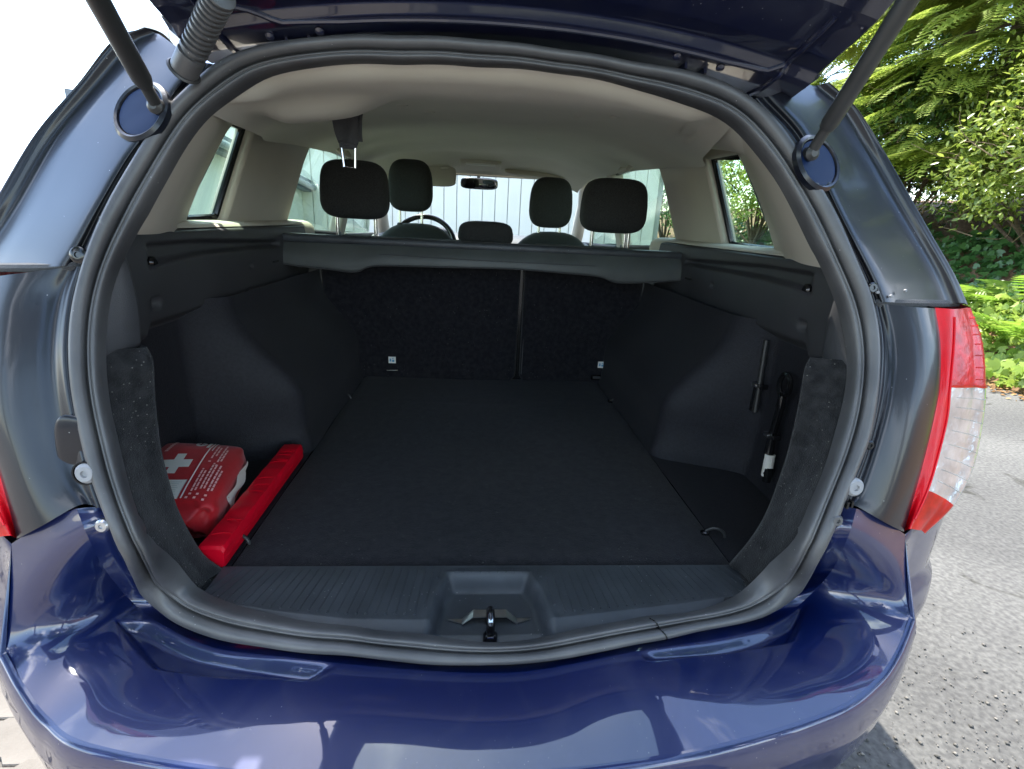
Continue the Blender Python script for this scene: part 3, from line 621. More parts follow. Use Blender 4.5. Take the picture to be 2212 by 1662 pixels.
# ---- headliner
pxr = [(441,241),(492,204),(560,159),(645,142),(760,136),(900,135),(1032,141),(1201,156),(1371,187),(1497,221),(1553,239),(1591,262)]
r0 = crom(onS(pxr, .034), 80)
xs0 = r0[:, 0]; u = np.linspace(-1, 1, 80)
rows = [r0+np.array([0, .002, .014]), r0]
def ceil_z(x, y):
    c = np.interp(y, [.30, .36, .46, .7, 1.2, 1.8, 2.36, 2.64, 2.68], [1.405, 1.403, 1.413, 1.450, 1.495, 1.530, 1.540, 1.478, 1.460])
    z = c-.075*np.abs(x/.6)**4-.018*(x/.6)**2
    z -= .040*np.exp(-(((x+.36)/.13)**4)-((y-.54)/.10)**4)                # bulge that carries the centre belt
    z -= .007*np.exp(-((x+.02)/.13)**4-((y-1.10)/.035)**2)                # shallow dimple
    return z
for y in np.r_[np.linspace(.325, .50, 12), np.linspace(.53, .75, 12), np.linspace(.8, 2.68, 48)]:
    t = sstep(.30, .75, y); xw = xs0*(1-t)+u*np.interp(y, [.75, 2.2, 2.7], [.605, .60, .56])*t
    base = np.full(80, y)+ (r0[:, 1]-r0[:, 1].min())*(1-sstep(.3, .9, y))
    z = ceil_z(xw, base); z0 = r0[:, 2]-.012; k_ = sstep(.31, .46, y)
    Pn = np.c_[xw, base, np.minimum(z0, z+.04)*(1-k_)+z*k_]
    tt_ = min(1, (y-.31)/.75); tgt = np.c_[u*.605, np.full(80, 1.06), ceil_z(u*.605, 1.06)]; Ps = r0+(tgt-r0)*tt_; w_ = sstep(.68, .93, np.abs(u))[:, None]*(1-sstep(.8, 1.06, y))
    rows.append(Pn*(1-w_)+Ps*w_)
for s in (-1, 1):
    a = onS([(1652,330),(1622,294),(1591,262),(1553,239),(1520,228)] if s > 0 else [(436,246),(462,225),(492,204),(525,182),(560,160)], .036)
    b = onSide(s, [(1593,327),(1570,325),(1535,322),(1490,316),(1450,312)] if s > 0 else [(513,256),(532,254),(560,250),(600,250),(640,250)], -.012)
    surf('corner_liner', np.stack([a+np.array((s*.010, 0, .008)), a, a*.7+b*.3+np.array((-s*.006, 0, -.006)), a*.3+b*.7+np.array((-s*.004, 0, -.006)), b, b+np.array((s*.03, 0, .01))], 1), 30, 30, M['liner'], car)
hl_ = grid('headliner', np.array(rows), M['liner'], car)
for (px, py) in ((880, 173), (918, 183), (1830, 205), (1690, 213)):
    pass
for q in ((-.22, .80), (-.17, .95), (.20, .80), (.27, .72), (.20, 1.6)):
    V, F = pillow((q[0], q[1], ceil_z(np.array(q[0]), q[1])-.0005), (.030, .018, .004), 6, 2); mesh('liner_button', V, F, M['liner'], hl_)

# ---- beige pillar trims, window frames, glass, side body
def side_poly(s, yz, off, d, name, m, par, bevel=.004):
    P = [(s*(XIN(z)+off), y, z) for y, z in yz]; return MB().prism(P, (s*d, 0, 0)).build(name, m, par, True, bevel)
for s in (-1, 1):
    if s > 0:
        sl = [(1789,580),(1781,561),(1759,516),(1722,441),(1684,374),(1647,325),(1591,262)]; we = [(1676,556),(1674,546),(1668,520),(1646,450),(1624,395),(1604,352),(1590,326)]
        q = [(1530,340),(1594,338),(1674,541),(1570,528)]
    else:
        sl = [(276,506),(288,490),(305,458),(353,373),(407,282),(441,241),(480,212)]; we = [(401,504),(402,490),(404,470),(430,402),(457,345),(488,288),(512,258)]
        q = [(538,275),(505,265),(401,474),(478,470)]
    a = onS(sl, .036); b = onSide(s, we, -.010); mpt = .5*(a+b)+np.array([s*-.006, 0, .004])
    a0 = a+np.array([s*.012, .0, .006]); c = b+np.array([s*.035, .004, 0])
    surf('rear_pillar_trim', np.stack([a0, a, a*.75+b*.25+np.array([-s*.012, 0, 0]), mpt+np.array([-s*.006, 0, 0]), a*.2+b*.8, b, c], 1), 40, 40, M['beige'], car)
    Q = onSide(s, q)            # front-top, rear-top, rear-bottom, front-bottom of the quarter window
    ft, rt, rbm, fb = [(p[1], p[2]) for p in Q]
    qw = empty('quarter_window', tuple(Q.mean(0))); qw.location = Vector(Q.mean(0))-car.location; qw.parent = car
    cor = np.array([ft, rt, rbm, fb]); ctr = cor.mean(0)
    big = ctr+(cor-ctr)*np.array([1.6, 1.12])
    side_poly(s, [tuple(x) for x in big], .034, .004, 'pane', M['glass'], qw, 0)
    loop = []
    for k in range(4):
        p, nx, pv_ = cor[k], cor[(k+1) % 4], cor[k-1]
        for f in (0.10, .03): loop.append(p+(pv_-p)*f)
        for f in (.03, .10): loop.append(p+(nx-p)*f)
    loop = crom(np.array(loop), 90, closed=True)
    MB().tube([(s*(XIN(z)+.016), y, z) for y, z in loop], .0085, 8, True).build('rubber_frame', M['gloss'], qw)
    # C pillar trim between quarter window and rear door
    C_ = [(fb[0]+.004, 1.165), (1.345, 1.165), (1.36, 1.25), (1.385, 1.36), (1.43, 1.455), (1.03, 1.455), (ft[0]+.004, ft[1]), (fb[0]+.004, fb[1])]
    side_poly(s, C_, -.012, .05, 'centre_pillar_trim', M['beige'], car, .010)
    side_poly(s, [(rt[0]-.16, 1.398), (ft[0]+.05, ft[1]-.004), (ft[0]+.10, 1.46), (rt[0]-.16, 1.45)], -.008, .05, 'window_header_trim', M['beige'], car, .006)
    side_poly(s, [(.5, 1.452), (2.75, 1.452), (2.75, 1.50), (2.3, 1.55), (1.4, 1.53), (.5, 1.48)], -.016, .06, 'roof_rail_trim', M['liner'], car, .012)
    # door area: glass, B pillar, inner door panel
    rd = empty('rear_door', (s*.75, 1.75, .4)); rd.location = Vector((s*.75, 1.75, .4))-car.location; rd.parent = car
    side_poly(s, [(1.35, 1.14), (2.13, 1.10), (2.10, 1.46), (1.43, 1.46)], .034, .004, 'door_glass', M['glass'], rd, 0)
    MB().tube([(s*(XIN(z)+.02), y, z) for y, z in crom(np.array([(1.36, 1.165), (1.375, 1.28), (1.41, 1.40), (1.46, 1.447), (1.80, 1.452), (2.08, 1.452)]), 40)], .012, 8).build('glass_run', M['gloss'], rd)
    side_poly(s, [(1.30, .45), (2.12, .45), (2.12, 1.12), (1.36, 1.15)], -.02, .05, 'door_panel', M['dash'], rd, .01)
    side_poly(s, [(2.08, .45), (2.24, .45), (2.20, 1.12), (2.16, 1.47), (2.06, 1.47), (2.10, 1.12)], -.015, .06, 'door_pillar_trim', M['beige'], car, .01)
    fd = empty('front_door', (s*.75, 2.65, .4)); fd.location = Vector((s*.75, 2.65, .4))-car.location; fd.parent = car
    side_poly(s, [(2.18, 1.10), (3.12, 1.06), (2.72, 1.46), (2.14, 1.46)], .034, .004, 'door_glass', M['glass'], fd, 0)
    side_poly(s, [(2.22, .45), (3.15, .45), (3.15, 1.09), (2.22, 1.11)], -.02, .05, 'door_panel', M['dash'], fd, .01)
    # windscreen pillar
    MB().tube([(s*.60, 2.66, 1.468), (s*.66, 2.95, 1.33), (s*.70, 3.30, 1.13), (s*.71, 3.42, 1.06)], [.035, .04, .045, .05], 10).build('windscreen_pillar', M['beige'], car)
    # grab handle
    MB().tube([(s*.585, 1.62, 1.452), (s*.565, 1.63, 1.432), (s*.565, 1.76, 1.432), (s*.585, 1.77, 1.452)], .011, 8).build('grab_handle', M['beige'], car)
    MB().tube([(s*.600, .62, 1.375), (s*.598, .66, 1.37)], .009, 8).build('coat_hook', M['beige'], car)
    # outer flank, from the rear pillar to the nose
    ys = np.array([.47, .60, .75, .95, 1.4, 2.0, 2.8, 3.4, 3.8, 4.02, 4.10]); zs = np.array([.26, .33, .50, .70, .86, 1.0, 1.09, 1.135])
    P = []
    for y in ys:
        k_ = 1-.30*np.clip((y-3.4)/.7, 0, 1)**2; tp = np.interp(y, [.47, 2.8, 3.4, 4.1], [1.135, 1.10, 1.04, .80])
        P.append([(s*k_*np.interp(z, [.26, .33, .5, .7, .86, 1.0, 1.135], [.79, .825, .85, .862, .858, .843, .812]), y, .26+(z-.26)*(tp-.26)/(1.135-.26)) for z in zs])
    Gf = crom(crom(np.array(P), 150, 0), 60, 1); Vf = Gf.reshape(-1, 3); Ff = []
    for f in gridfaces(150, 60):
        c_ = Vf[list(f)].mean(0)
        if min(math.hypot(c_[1]-wy_, c_[2]-.305) for wy_ in (.95, 3.45)) > .345: Ff.append(f)
    mesh('flank_panel', Vf, Ff, M['paint'], car)
    for wy_ in (.95, 3.45):
        A_ = np.linspace(-.25, math.pi+.25, 30); grid('wheel_arch_liner', np.array([[(s*x_, wy_+.35*math.cos(a), .305+.35*math.sin(a)) for a in A_] for x_ in (.845, .78, .66)]), M['plastic'], car)
    side_poly(s, [(.55, 1.08), (.72, 1.14), (.84, 1.41), (.60, 1.47), (.52, 1.40)], .062, .012, 'rear_pillar_skin', M['jamb'], car, 0)
    side_poly(s, [(1.22, 1.14), (1.36, 1.13), (1.44, 1.47), (1.26, 1.47)], .062, .012, 'centre_pillar_skin', M['gloss'], car, 0)
    side_poly(s, [(1.0, 1.455), (2.75, 1.455), (2.75, 1.52), (1.0, 1.52)], .055, .014, 'roof_edge', M['paint'], car, .004)
    for (wy, nm) in ((.95, 'rear'), (3.45, 'front')):
        w = empty('wheel', (s*.76, wy, .3)); w.location = Vector((s*.76, wy, .3))-car.location; w.parent = car
        MB().lathe((s*.668, wy, .305), (s, 0, 0), [(.20, 0), (.285, .005), (.303, .03), (.305, .09), (.303, .15), (.285, .178), (.205, .182), (.20, .17)], 40).build('tyre', M['tyre'], w)
        rm = MB().lathe((s*.668, wy, .305), (s, 0, 0), [(.05, .12), (.20, .165), (.205, .175), (.20, .180), (.19, .172), (.06, .160), (.03, .168), (.0, .168)], 40).build('rim', M['rim'], w)

# roof, bonnet and windscreen
ur = np.linspace(-1, 1, 30)
roof = []
for y, zc, hw in ((.30, 1.478, .47), (.38, 1.497, .54), (.6, 1.525, .62), (1.0, 1.555, .65), (1.7, 1.582, .655), (2.3, 1.582, .64), (2.66, 1.530, .60)):
    roof.append([(u_*hw, y+.10*u_*u_*(1 if y < .5 else 0), zc-.045*u_**2-.02*u_**6) for u_ in ur])
surf('roof', np.array(roof), 40, 40, M['paint'], car)
bon = [[(u_*w, y, z-.05*u_**4) for u_ in np.linspace(-1, 1, 12)] for y, z, w in ((3.42, 1.045, .72), (3.7, 1.01, .72), (3.95, .93, .66), (4.10, .80, .56), (4.14, .60, .56), (4.12, .30, .56))]
surf('bonnet', np.array(bon), 30, 30, M['paint'], car)
ww = [[(u_*w, y+.05*(1-u_*u_), z) for u_ in np.linspace(-1, 1, 10)] for y, z, w in ((2.66, 1.468, .60), (3.02, 1.27, .66), (3.40, 1.06, .71))]
surf('windscreen', np.array(ww), 12, 20, M['wind'], car)
MB().tube([(u_*.60, 2.655+.05*(1-u_*u_), 1.462) for u_ in np.linspace(-1, 1, 20)], .012, 8).build('windscreen_header', M['beige'], car)
# dashboard
ds = [[(u_*.70, y-.03*(1-u_*u_)*0, z-.03*abs(u_)**5) for u_ in np.linspace(-1, 1, 14)] for y, z in ((2.78, .75), (2.76, 1.0), (2.80, 1.08), (2.92, 1.115), (3.15, 1.11), (3.42, 1.05))]
db = surf('dashboard', np.array(ds), 30, 30, M['dash'], car)
V, F = pillow((-.37, 2.84, 1.105), (.36, .16, .10), 12, 3); mesh('instrument_hood', V, F, M['dash'], db)
# steering wheel
sw = empty('steering_wheel', (-.36, 2.66, 1.0)); sc = np.array((-.345, 2.62, 1.045)); sw.location = Vector(sc)-car.location; sw.parent = car
tl = rotx(R(-24)); ringp = [sc+tl@np.array((.180*math.cos(a), 0, .180*math.sin(a))) for a in np.linspace(0, 2*math.pi, 48, endpoint=False)]
MB().tube(ringp, .0155, 10, True).build('rim', M['gloss'], sw)
V, F = pillow(sc, (.15, .06, .12), 10, 3, tl); mesh('hub', V, F, M['dash'], sw)
for a in (0, math.pi, -math.pi/2): MB().tube([sc, sc+tl@np.array((.175*math.cos(a), 0, .175*math.sin(a)))], [.02, .013], 8).build('spoke', M['gloss'], sw)
# rear-view mirror, visors, overhead console
mc = atY([(1035, 397)], 2.72)[0]
rv = empty('rear_view_mirror', tuple(mc)); rv.location = Vector(mc)-car.location; rv.parent = car
V, F = pillow(mc, (.225, .035, .066), 12, 4, rotx(R(4))@rotz(R(-8))); mesh('housing', V, F, M['gloss'], rv)
V, F = pillow(mc+np.array((0, -.0165, 0)), (.212, .006, .056), 10, 5, rotx(R(6))@rotz(R(-12))); mesh('mirror_face', V, F, M['mirror'], rv)
MB().tube([mc+np.array((-.005, .01, .025)), mc+np.array((-.005, .03, .075))], .010, 8).build('stalk', M['gloss'], rv)
def slab(name, c, d, rot, m, par, e=6):
    V, F = pillow(c, d, 12, e, rot); return mesh(name, V, F, m, par)
vl = atY([(905, 378)], 2.58)[0]; vr = atY([(1172, 368)], 2.60)[0]; cn = atY([(1038, 348)], 2.52)[0]
v1 = slab('sun_visor', vl, (.42, .016, .115), rotx(R(-12)), M['beige'], car); MB().tube([vl+np.array((.0, -.012, .058)), vl+np.array((.17, -.012, .060))], .006, 8).build('hinge_bar', M['beige'], v1)
MB().box(vl+np.array((.145, -.014, .045)), (.045, .012, .014), b=.004).build('visor_clip', M['beige'], v1)
v2 = slab('sun_visor', vr, (.44, .016, .10), rotx(R(-38))@roty(R(2)), M['beige'], car)
MB().box(vr+np.array((.05, -.010, -.035)), (.13, .003, .022), rot=rotx(R(-38))).build('airbag_label', M['print'], v2, False)
oc = slab('overhead_console', cn, (.235, .10, .075), rotx(R(-20)), M['beige'], car, 7)
slab('reading_lamp', cn+np.array((.0, -.048, -.018)), (.165, .012, .020), rotx(R(-20)), M['print'], oc, 5)
# centre seat belt hanging from the roof lining
tp = atY([(747, 236)], .60)[0]; b1 = atY([(748, 285)], .60)[0]; b2 = atY([(752, 318)], .60)[0]; b3 = atY([(755, 362)], .60)[0]
sb = empty('centre_seat_belt', tuple(tp)); sb.location = Vector(tp)-car.location; sb.parent = car
strip = [(tp+np.array((-.004, .02, .03)), .0265), (tp, .0265), (tp*.6+b1*.4+np.array((0, -.006, 0)), .0255), (b1, .0235), (b1*.45+b2*.55+np.array((0, .004, 0)), .0215), (b2+np.array((0, -.003, 0)), .0165)]
G_ = np.array([[p+np.array((w*uu, .004*math.sin(3*uu+i), 0)) for uu in np.linspace(-1, 1, 9)] for i, (p, w) in enumerate(strip)])
surf('webbing', G_, 30, 17, M['strap'], sb, thick=.0014)
G2 = G_[1:5].copy(); G2[..., 1] += .010; G2[..., 0] += .006; surf('webbing_fold', G2, 20, 14, M['strap'], sb, thick=.0014)
fr_ = [b2+np.array((-.014, 0, .004)), b2+np.array((.014, 0, .004)), b3+np.array((.011, 0, 0)), b3+np.array((-.011, 0, 0))]
MB().tube(fr_, .0030, 8, True).build('tongue_frame', M['chrome'], sb); MB().box(b2+np.array((0, 0, .002)), (.034, .008, .012), b=.003).build('tongue_head', M['strap'], sb)

# ---- tailgate, opened upwards
tg = empty('tailgate', (0, .28, 1.47)); tg.location = Vector((0, .28, 1.47))-car.location; tg.parent = car
dd = [0, .03, .055, .07, .085, .11, .14, .17, .20, .55, .58, .62, .75, .90, .98]
pr_y = [.300, .262, .240, .232, .222, .200, .178, .150, .120, -.18, -.21, -.25, -.38, -.53, -.60]
pr_z = [1.452, 1.452, 1.458, 1.462, 1.474, 1.483, 1.497, 1.515, 1.545, 1.705, 1.712, 1.715, 1.725, 1.725, 1.745]
def tg_pt(d, x, h=0.0): 
    y = np.interp(d, dd, pr_y); z = np.interp(d, dd, pr_z); return np.array((x, y+.10*x*x*np.interp(d, [0, .5, 1], [1, .3, -1]), z-.26*x*x*np.interp(d, [0, .5, 1], [1, .45, .25])+h))
def hw_(d): return np.interp(d, [0, .05, .12, .30, .60, .98], [.425, .430, .442, .49, .53, .50])
def inner(d0, d1, n, x0f, x1f, nx=30, h=0):
    return np.array([[tg_pt(d, x0f(d)+(x1f(d)-x0f(d))*t, h) for t in np.linspace(0, 1, nx)] for d in np.linspace(d0, d1, n)])
wx = lambda d: float(np.interp(d, [.16, .22, .5, .56], [.36, .395, .43, .40]))
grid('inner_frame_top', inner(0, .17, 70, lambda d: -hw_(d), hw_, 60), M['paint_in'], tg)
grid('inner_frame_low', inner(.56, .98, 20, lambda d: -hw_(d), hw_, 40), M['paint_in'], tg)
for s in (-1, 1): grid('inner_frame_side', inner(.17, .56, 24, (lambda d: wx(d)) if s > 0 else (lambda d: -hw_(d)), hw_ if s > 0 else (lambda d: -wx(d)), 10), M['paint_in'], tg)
grid('rear_window', inner(.165, .565, 16, lambda d: -wx(d)-.02, lambda d: wx(d)+.02, 24, .020), M['glass'], tg)
def outer(d0, d1, n, a, b, nx): return inner(d0, d1, n, a, b, nx, .055)
grid('outer_skin_top', outer(.0, .17, 10, lambda d: -hw_(d)-.015, lambda d: hw_(d)+.015, 40), M['paint'], tg)
grid('outer_skin_low', outer(.56, .98, 12, lambda d: -hw_(d)-.015, lambda d: hw_(d)+.015, 40), M['paint'], tg)
for s in (-1, 1):
    grid('outer_skin_side', outer(.17, .56, 14, (lambda d: wx(d)) if s > 0 else (lambda d: -hw_(d)-.015), (lambda d: hw_(d)+.015) if s > 0 else (lambda d: -wx(d)), 8), M['paint'], tg)
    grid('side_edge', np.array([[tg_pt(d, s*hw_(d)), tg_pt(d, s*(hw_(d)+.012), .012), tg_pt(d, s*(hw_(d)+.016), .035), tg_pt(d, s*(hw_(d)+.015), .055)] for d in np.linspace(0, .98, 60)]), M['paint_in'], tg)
    # hinge pieces: two thin lugs with bolts on the frame
    for k_, xk in enumerate((.262, .292)):
        p = tg_pt(.012, s*xk-.01); MB().box(p+np.array((0, -.012, .0)), (.0035, .03, .026), rot=rotx(R(-20))).build('hinge_lug', M['paint_in'], tg, False)
        MB().lathe(tg_pt(.045, s*(xk-.018 if k_ == 0 else xk+.018)-.01, -.001), (0, -.6, -.8), [(.006, 0), (.006, .003), (.003, .005)], 10).build('bolt', M['paint_in'], tg)
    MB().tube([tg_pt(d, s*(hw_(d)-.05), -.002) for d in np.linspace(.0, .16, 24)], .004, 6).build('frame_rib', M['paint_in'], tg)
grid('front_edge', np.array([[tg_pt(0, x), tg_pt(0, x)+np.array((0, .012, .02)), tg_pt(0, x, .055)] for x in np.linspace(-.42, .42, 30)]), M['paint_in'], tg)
# raised pressing along the frame
xp = np.linspace(-.36, .39, 60)
MB().tube([tg_pt(float(np.interp(x, [-.36, -.30, -.22, 0, .30, .36, .39], [.10, .070, .060, .058, .060, .066, .085])), x, -.001) for x in xp], .0035, 8).build('frame_pressing', M['paint_in'], tg)
rh = [(-.40, .075), (-.42, .12), (-.30, .155), (0, .16), (.33, .155), (.40, .12), (.38, .075), (0, .075)]

# ---- gas struts, their cups, wiring hose
for s, ball, far in ((1, (1752, 330), (1962, 0)), (-1, (338, 228), (212, 0))):
    P0 = onS([ball], -.020)[0]; P1 = atY([far], .105)[0]; dr = (P1-P0)/np.linalg.norm(P1-P0)
    st = empty('gas_strut', tuple(P0)); st.location = Vector(P0)-car.location; st.parent = car
    MB().tube([P0-dr*.004, P0+dr*.05], .0075, 12).build('end_fitting', M['strut'], st)
    MB().tube([P0+dr*.035, P0+dr*.044, P0+dr*.37, P0+dr*.378], [.0095, .0115, .0115, .009], 16).build('cylinder', M['strut'], st)
    MB().tube([P0+dr*.378, P0+dr*.46], .0045, 10).build('rod', M['chrome'], st)
    MB().lathe(P0-dr*.002, (0, -1, 0), [(.006, -.02), (.010, -.008), (.010, .006), (.005, .011)], 16).build('ball_joint', M['strut'], st)
    cp = onS([(1768, 352)] if s > 0 else [(303, 240)], -.009)[0]
    n_ = np.array((s*.28, -.86, .42)); n_ /= np.linalg.norm(n_)
    cup = MB().lathe(cp, n_, [(.043, -.008), (.0435, .000), (.039, .0035), (.036, .002), (.034, -.004), (.0335, -.006)], 40).build('strut_cup', M['jamb'], car)
    MB().lathe(cp-n_*.0005, n_, [(.034, -.002), (.034, .0005), (.030, .0010), (.0, .0005)], 40).build('cup_floor', M['cupblue'], cup)
hs = [(478, -12), (462, 18), (446, 50), (430, 85), (412, 122), (398, 152)]
hp_ = crom(atY(hs, [.16, .175, .19, .205, .215, .225]), 150)
hr_ = .0145+.0018*np.sign(np.sin(np.arange(150)*2*math.pi/9.5)); hr_[118:] = .0165
wh = MB().tube(hp_, hr_, 18).build('wiring_hose', M['rubber'], car)
MB().tube([hp_[-1]+(hp_[-1]-hp_[-12])*k_ for k_ in (-.1, .15, .5)], [.018, .020, .017], 18).build('hose_boot', M['strut'], wh)

# ---- buffers, screws and holes on the jamb
def jamb_disc(px, r, name, m, off=-.004, n=(0, -1, .15), h=.006, par=car):
    c = onS([px], off)[0]; return MB().lathe(c, n, [(r, -h), (r, h*.4), (r*.75, h), (r*.35, h), (r*.3, h*.5), (0, h*.5)], 22).build(name, m, par)
bf = jamb_disc((188, 1022), .0135, 'buffer', M['buffer']); c0 = onS([(186, 1022)], -.004)[0]
MB().lathe(c0, (0, -1, .15), [(.0160, -.006), (.0160, .003), (.0140, .003), (.0140, -.006)], 22).build('buffer_ring', M['gloss'], bf)
jamb_disc((1844, 1052), .0135, 'buffer', M['buffer']); jamb_disc((222, 1136), .009, 'jamb_screw', M['steel'], h=.004); jamb_disc((1806, 1124), .009, 'jamb_screw', M['rubber'], h=.005)
jamb_disc((170, 551), .011, 'jamb_plug', M['gloss'], h=.003); jamb_disc((1884, 622), .008, 'jamb_plug', M['gloss'], h=.003); jamb_disc((1878, 962), .007, 'jamb_plug', M['gloss'], h=.003)
for px in ((1925, 640), (1956, 628), (1896, 632)): jamb_disc(px, .0022, 'rivet', M['buffer'], off=-.008, h=.0015)
for px in ((1828, 1090), (1838, 1088)): MB().box(onS([px], -.006)[0], (.003, .008, .010)).build('jamb_clip', M['gloss'], car, False)
ov = onS([(150, 965)], -.003)[0]; V, F = pillow(ov+np.array((.004, .004, 0)), (.046, .010, .085), 12, 3, roty(R(6))); mesh('jamb_pocket', V, F, M['jamb'], car)

# ---- tie-down hooks on the boot floor
for (hx, hy, sc_) in ((.447, .290, 1), (-.449, .268, .9), (-.447, 1.05, .8), (.447, 1.06, .8)):
    hk = MB().tube([(hx+.020*sc_*math.cos(a)*.9, hy+.012*math.cos(a)*0+.014*sc_*math.cos(a)*-.4, .634+.017*sc_*math.sin(a)) for a in np.linspace(0, math.pi, 14)], .0032, 8).build('tie_down', M['strut'], car)
    MB().box((hx-.018*sc_, hy+.006, .637), (.016, .012, .008), b=.002).build('tie_down_foot', M['gloss'], hk)

# ================================================================== LOOSE THINGS
# cargo cover: cassette with hanging end flap
cc_ = empty('cargo_cover', (-.01, 1.1, 1.12)); tag(cc_, 'rolled dark grey cargo cover stretched across behind the rear seat', 'cargo cover')
E0, E1 = atY([(600, 503), (1474, 546)], 1.10)
nx = 60
bar = []
for t in np.linspace(0, 1, nx):
    c = E0+(E1-E0)*t+np.array((0, 0, -.004))
    bar.append([c+np.array(q) for q in ((0, .045, -.012), (0, .040, .002), (0, .012, .006), (0, -.014, .004), (0, -.019, -.002), (0, -.019, -.017), (0, -.012, -.021), (0, .03, -.020), (0, .045, -.012))])
grid('cassette', np.array(bar), M['sill'], cc_)
for E_, s in ((E0, -1), (E1, 1)):
    MB().box(E_+np.array((s*.012, .012, -.012)), (.030, .052, .030), b=.006).build('end_cap', M['gloss'], cc_)
low = [(594,556),(600,566),(640,574),(700,580),(752,587),(775,586),(795,577),(830,574),(950,577),(1100,581),(1220,590),(1292,597),(1318,606),(1340,611),(1400,610),(1465,606),(1488,602),(1491,592)]
topf = [(612,520),(620,520),(655,522),(705,524),(752,526),(775,527),(795,528),(830,529),(950,534),(1100,541),(1220,546),(1292,549),(1318,550),(1340,551),(1400,554),(1450,556),(1462,557),(1466,557)]
Lw = crom(atY(low, 1.055), 120); Tp = crom(atY(topf, 1.084), 120)
fl_ = np.array([Tp+(Lw-Tp)*t+np.array((0, -.010*math.sin(math.pi*t)*1.0, .0)) for t in np.linspace(0, 1, 14)])
flap = grid('end_flap', fl_, M['flap'], cc_, thick=.004)
MB().tube([p+np.array((0, -.001, 0)) for p in Lw], .0022, 6).build('flap_binding', M['strap'], flap)
slot = crom(np.array([Tp[48]*.55+Lw[48]*.45, Tp[60]*.4+Lw[60]*.6, Tp[76]*.45+Lw[76]*.55]), 14)+np.array((0, -.0105, 0)); MB().tube(slot, .0012, 6).build('finger_crease', M['strap'], flap)

# red warning-triangle case
tc_ = empty('warning_triangle_case', (-.468, .40, .636)); tag(tc_, 'long narrow glossy red warning triangle case lying on the boot carpet', 'case')
ax0, ax1 = np.array((-.4655, .196, .636)), np.array((-.4675, .610, .636)); L_ = ax1-ax0
secs = []
n_s = 90
for i, t in enumerate(np.linspace(0, 1, n_s)):
    p = ax0+L_*t; e = min(1, min(t, 1-t)/.012); wv = .0005*math.sin(i*.55)+.0005*math.sin(i*.23+1); w, h = .0225*(.93+.07*e), .037*(.90+.10*e)+wv
    sl_ = .006 if t < .03 else 0
    ring_ = [(-w*.82, 0), (w*.90, 0), (w, .006), (w*.99+wv, h-.006), (w*.86, h), (0, h+.0012+wv), (-w*.88, h-.001), (-w, h-.006), (-w*.96, .005)]
    secs.append([p+np.array((a, 0, b)) for a, b in ring_])
secs = np.array(secs); V = secs.reshape(-1, 3); nr = secs.shape[1]; F = gridfaces(n_s, nr, True)+[tuple(range(nr))[::-1], tuple(range((n_s-1)*nr, n_s*nr))]
mesh('case_body', V, F, M['tri'], tc_).data.set_sharp_from_angle(angle=R(28))
for t in (.09, .20, .23, .33, .45, .50, .57, .66, .74, .79, .84, .88, .92, .95):
    p = ax0+L_*t; a = rng.uniform(-.012, .012); MB().tube([p+np.array((-.016+rng.uniform(0, .01), a*.4, .0376)), p+np.array((.0, a, .0388)), p+np.array((.016, a*1.3, .0378))], .0009, 5).build('vinyl_crease', M['tri'], tc_)
MB().tube([ax0+L_*t+np.array((.0222, 0, .018+.001*math.sin(t*40))) for t in np.linspace(.01, .99, 40)], .0013, 6).build('weld_seam', M['tri'], tc_)

# first-aid bag
KC, KA = np.array((-.588, .372, .636)), R(7.0); KW, KL, KH = .164, .212, .074
fk = empty('first_aid_bag', tuple(KC)); tag(fk, 'red zipped first aid bag with a white cross in the boot corner', 'first aid bag')
KR = rotz(KA)@roty(R(6))@rotx(R(9))
def kloc(u_, v_, h=0.0):
    """point on the domed top of the bag, u and v in -1..1"""
    nz0 = max(0, 1-abs(u_)**8.5-abs(v_)**8.5)**(1/8.5); z = KH*.5*nz0+(.010*(1-u_**4)*(1-v_**4)+.0025*math.sin(3*u_+2*v_)*(1-v_*v_))*nz0
    return KC+np.array((0, 0, KH*.5+.012))+KR@np.array((u_*KW/2, v_*KL/2, z+h))
V, F = pillow((0, 0, 0), (KW, KL, KH), 40, 8.5)
nx_, ny_, nz_ = V[:, 0]/(KW/2), V[:, 1]/(KL/2), V[:, 2]/(KH/2)
V[:, 2] += np.where(nz_ > 0, .010*(1-nx_**4)*(1-ny_**4)*nz_+.0025*np.sin(3*nx_+2*ny_)*(1-ny_**2)*nz_, 0)
pinch = np.clip((-ny_-.80)/.2, 0, 1)
V[:, 1] += pinch*(.010*np.sin(nx_*7+nz_*4)+.006*np.sin(nx_*15-nz_*6)+.014*np.exp(-((nx_-.45)/.2)**2)*np.sin(nz_*8)); V[:, 0] *= 1-.05*pinch
V[:, 0] += .003*np.sin(ny_*9+nz_*5)*np.abs(nx_)**6
mesh('bag_body', V@KR.T+KC+np.array((0, 0, KH*.5+.012)), F, M['kit'], fk)
def decal(name, polys, m, h=.0016, sub=6):
    b = MB()
    for (u0, v0, u1, v1) in polys:
        g_ = np.array([[kloc(u0+(u1-u0)*i/sub, v0+(v1-v0)*j/sub, h) for i in range(sub+1)] for j in range(sub+1)]); b.add(g_.reshape(-1, 3), gridfaces(sub+1, sub+1))
    return b.build(name, m, fk)
decal('white_cross', [(-.56, .02, .06, .24), (-.35, .24, -.15, .42), (-.35, -.16, -.15, .02)], M['print'])
decal('print_line', [(.245, -.78, .275, .93), (.33, .55, .35, .93)], M['print'])
bl = []; bc = []
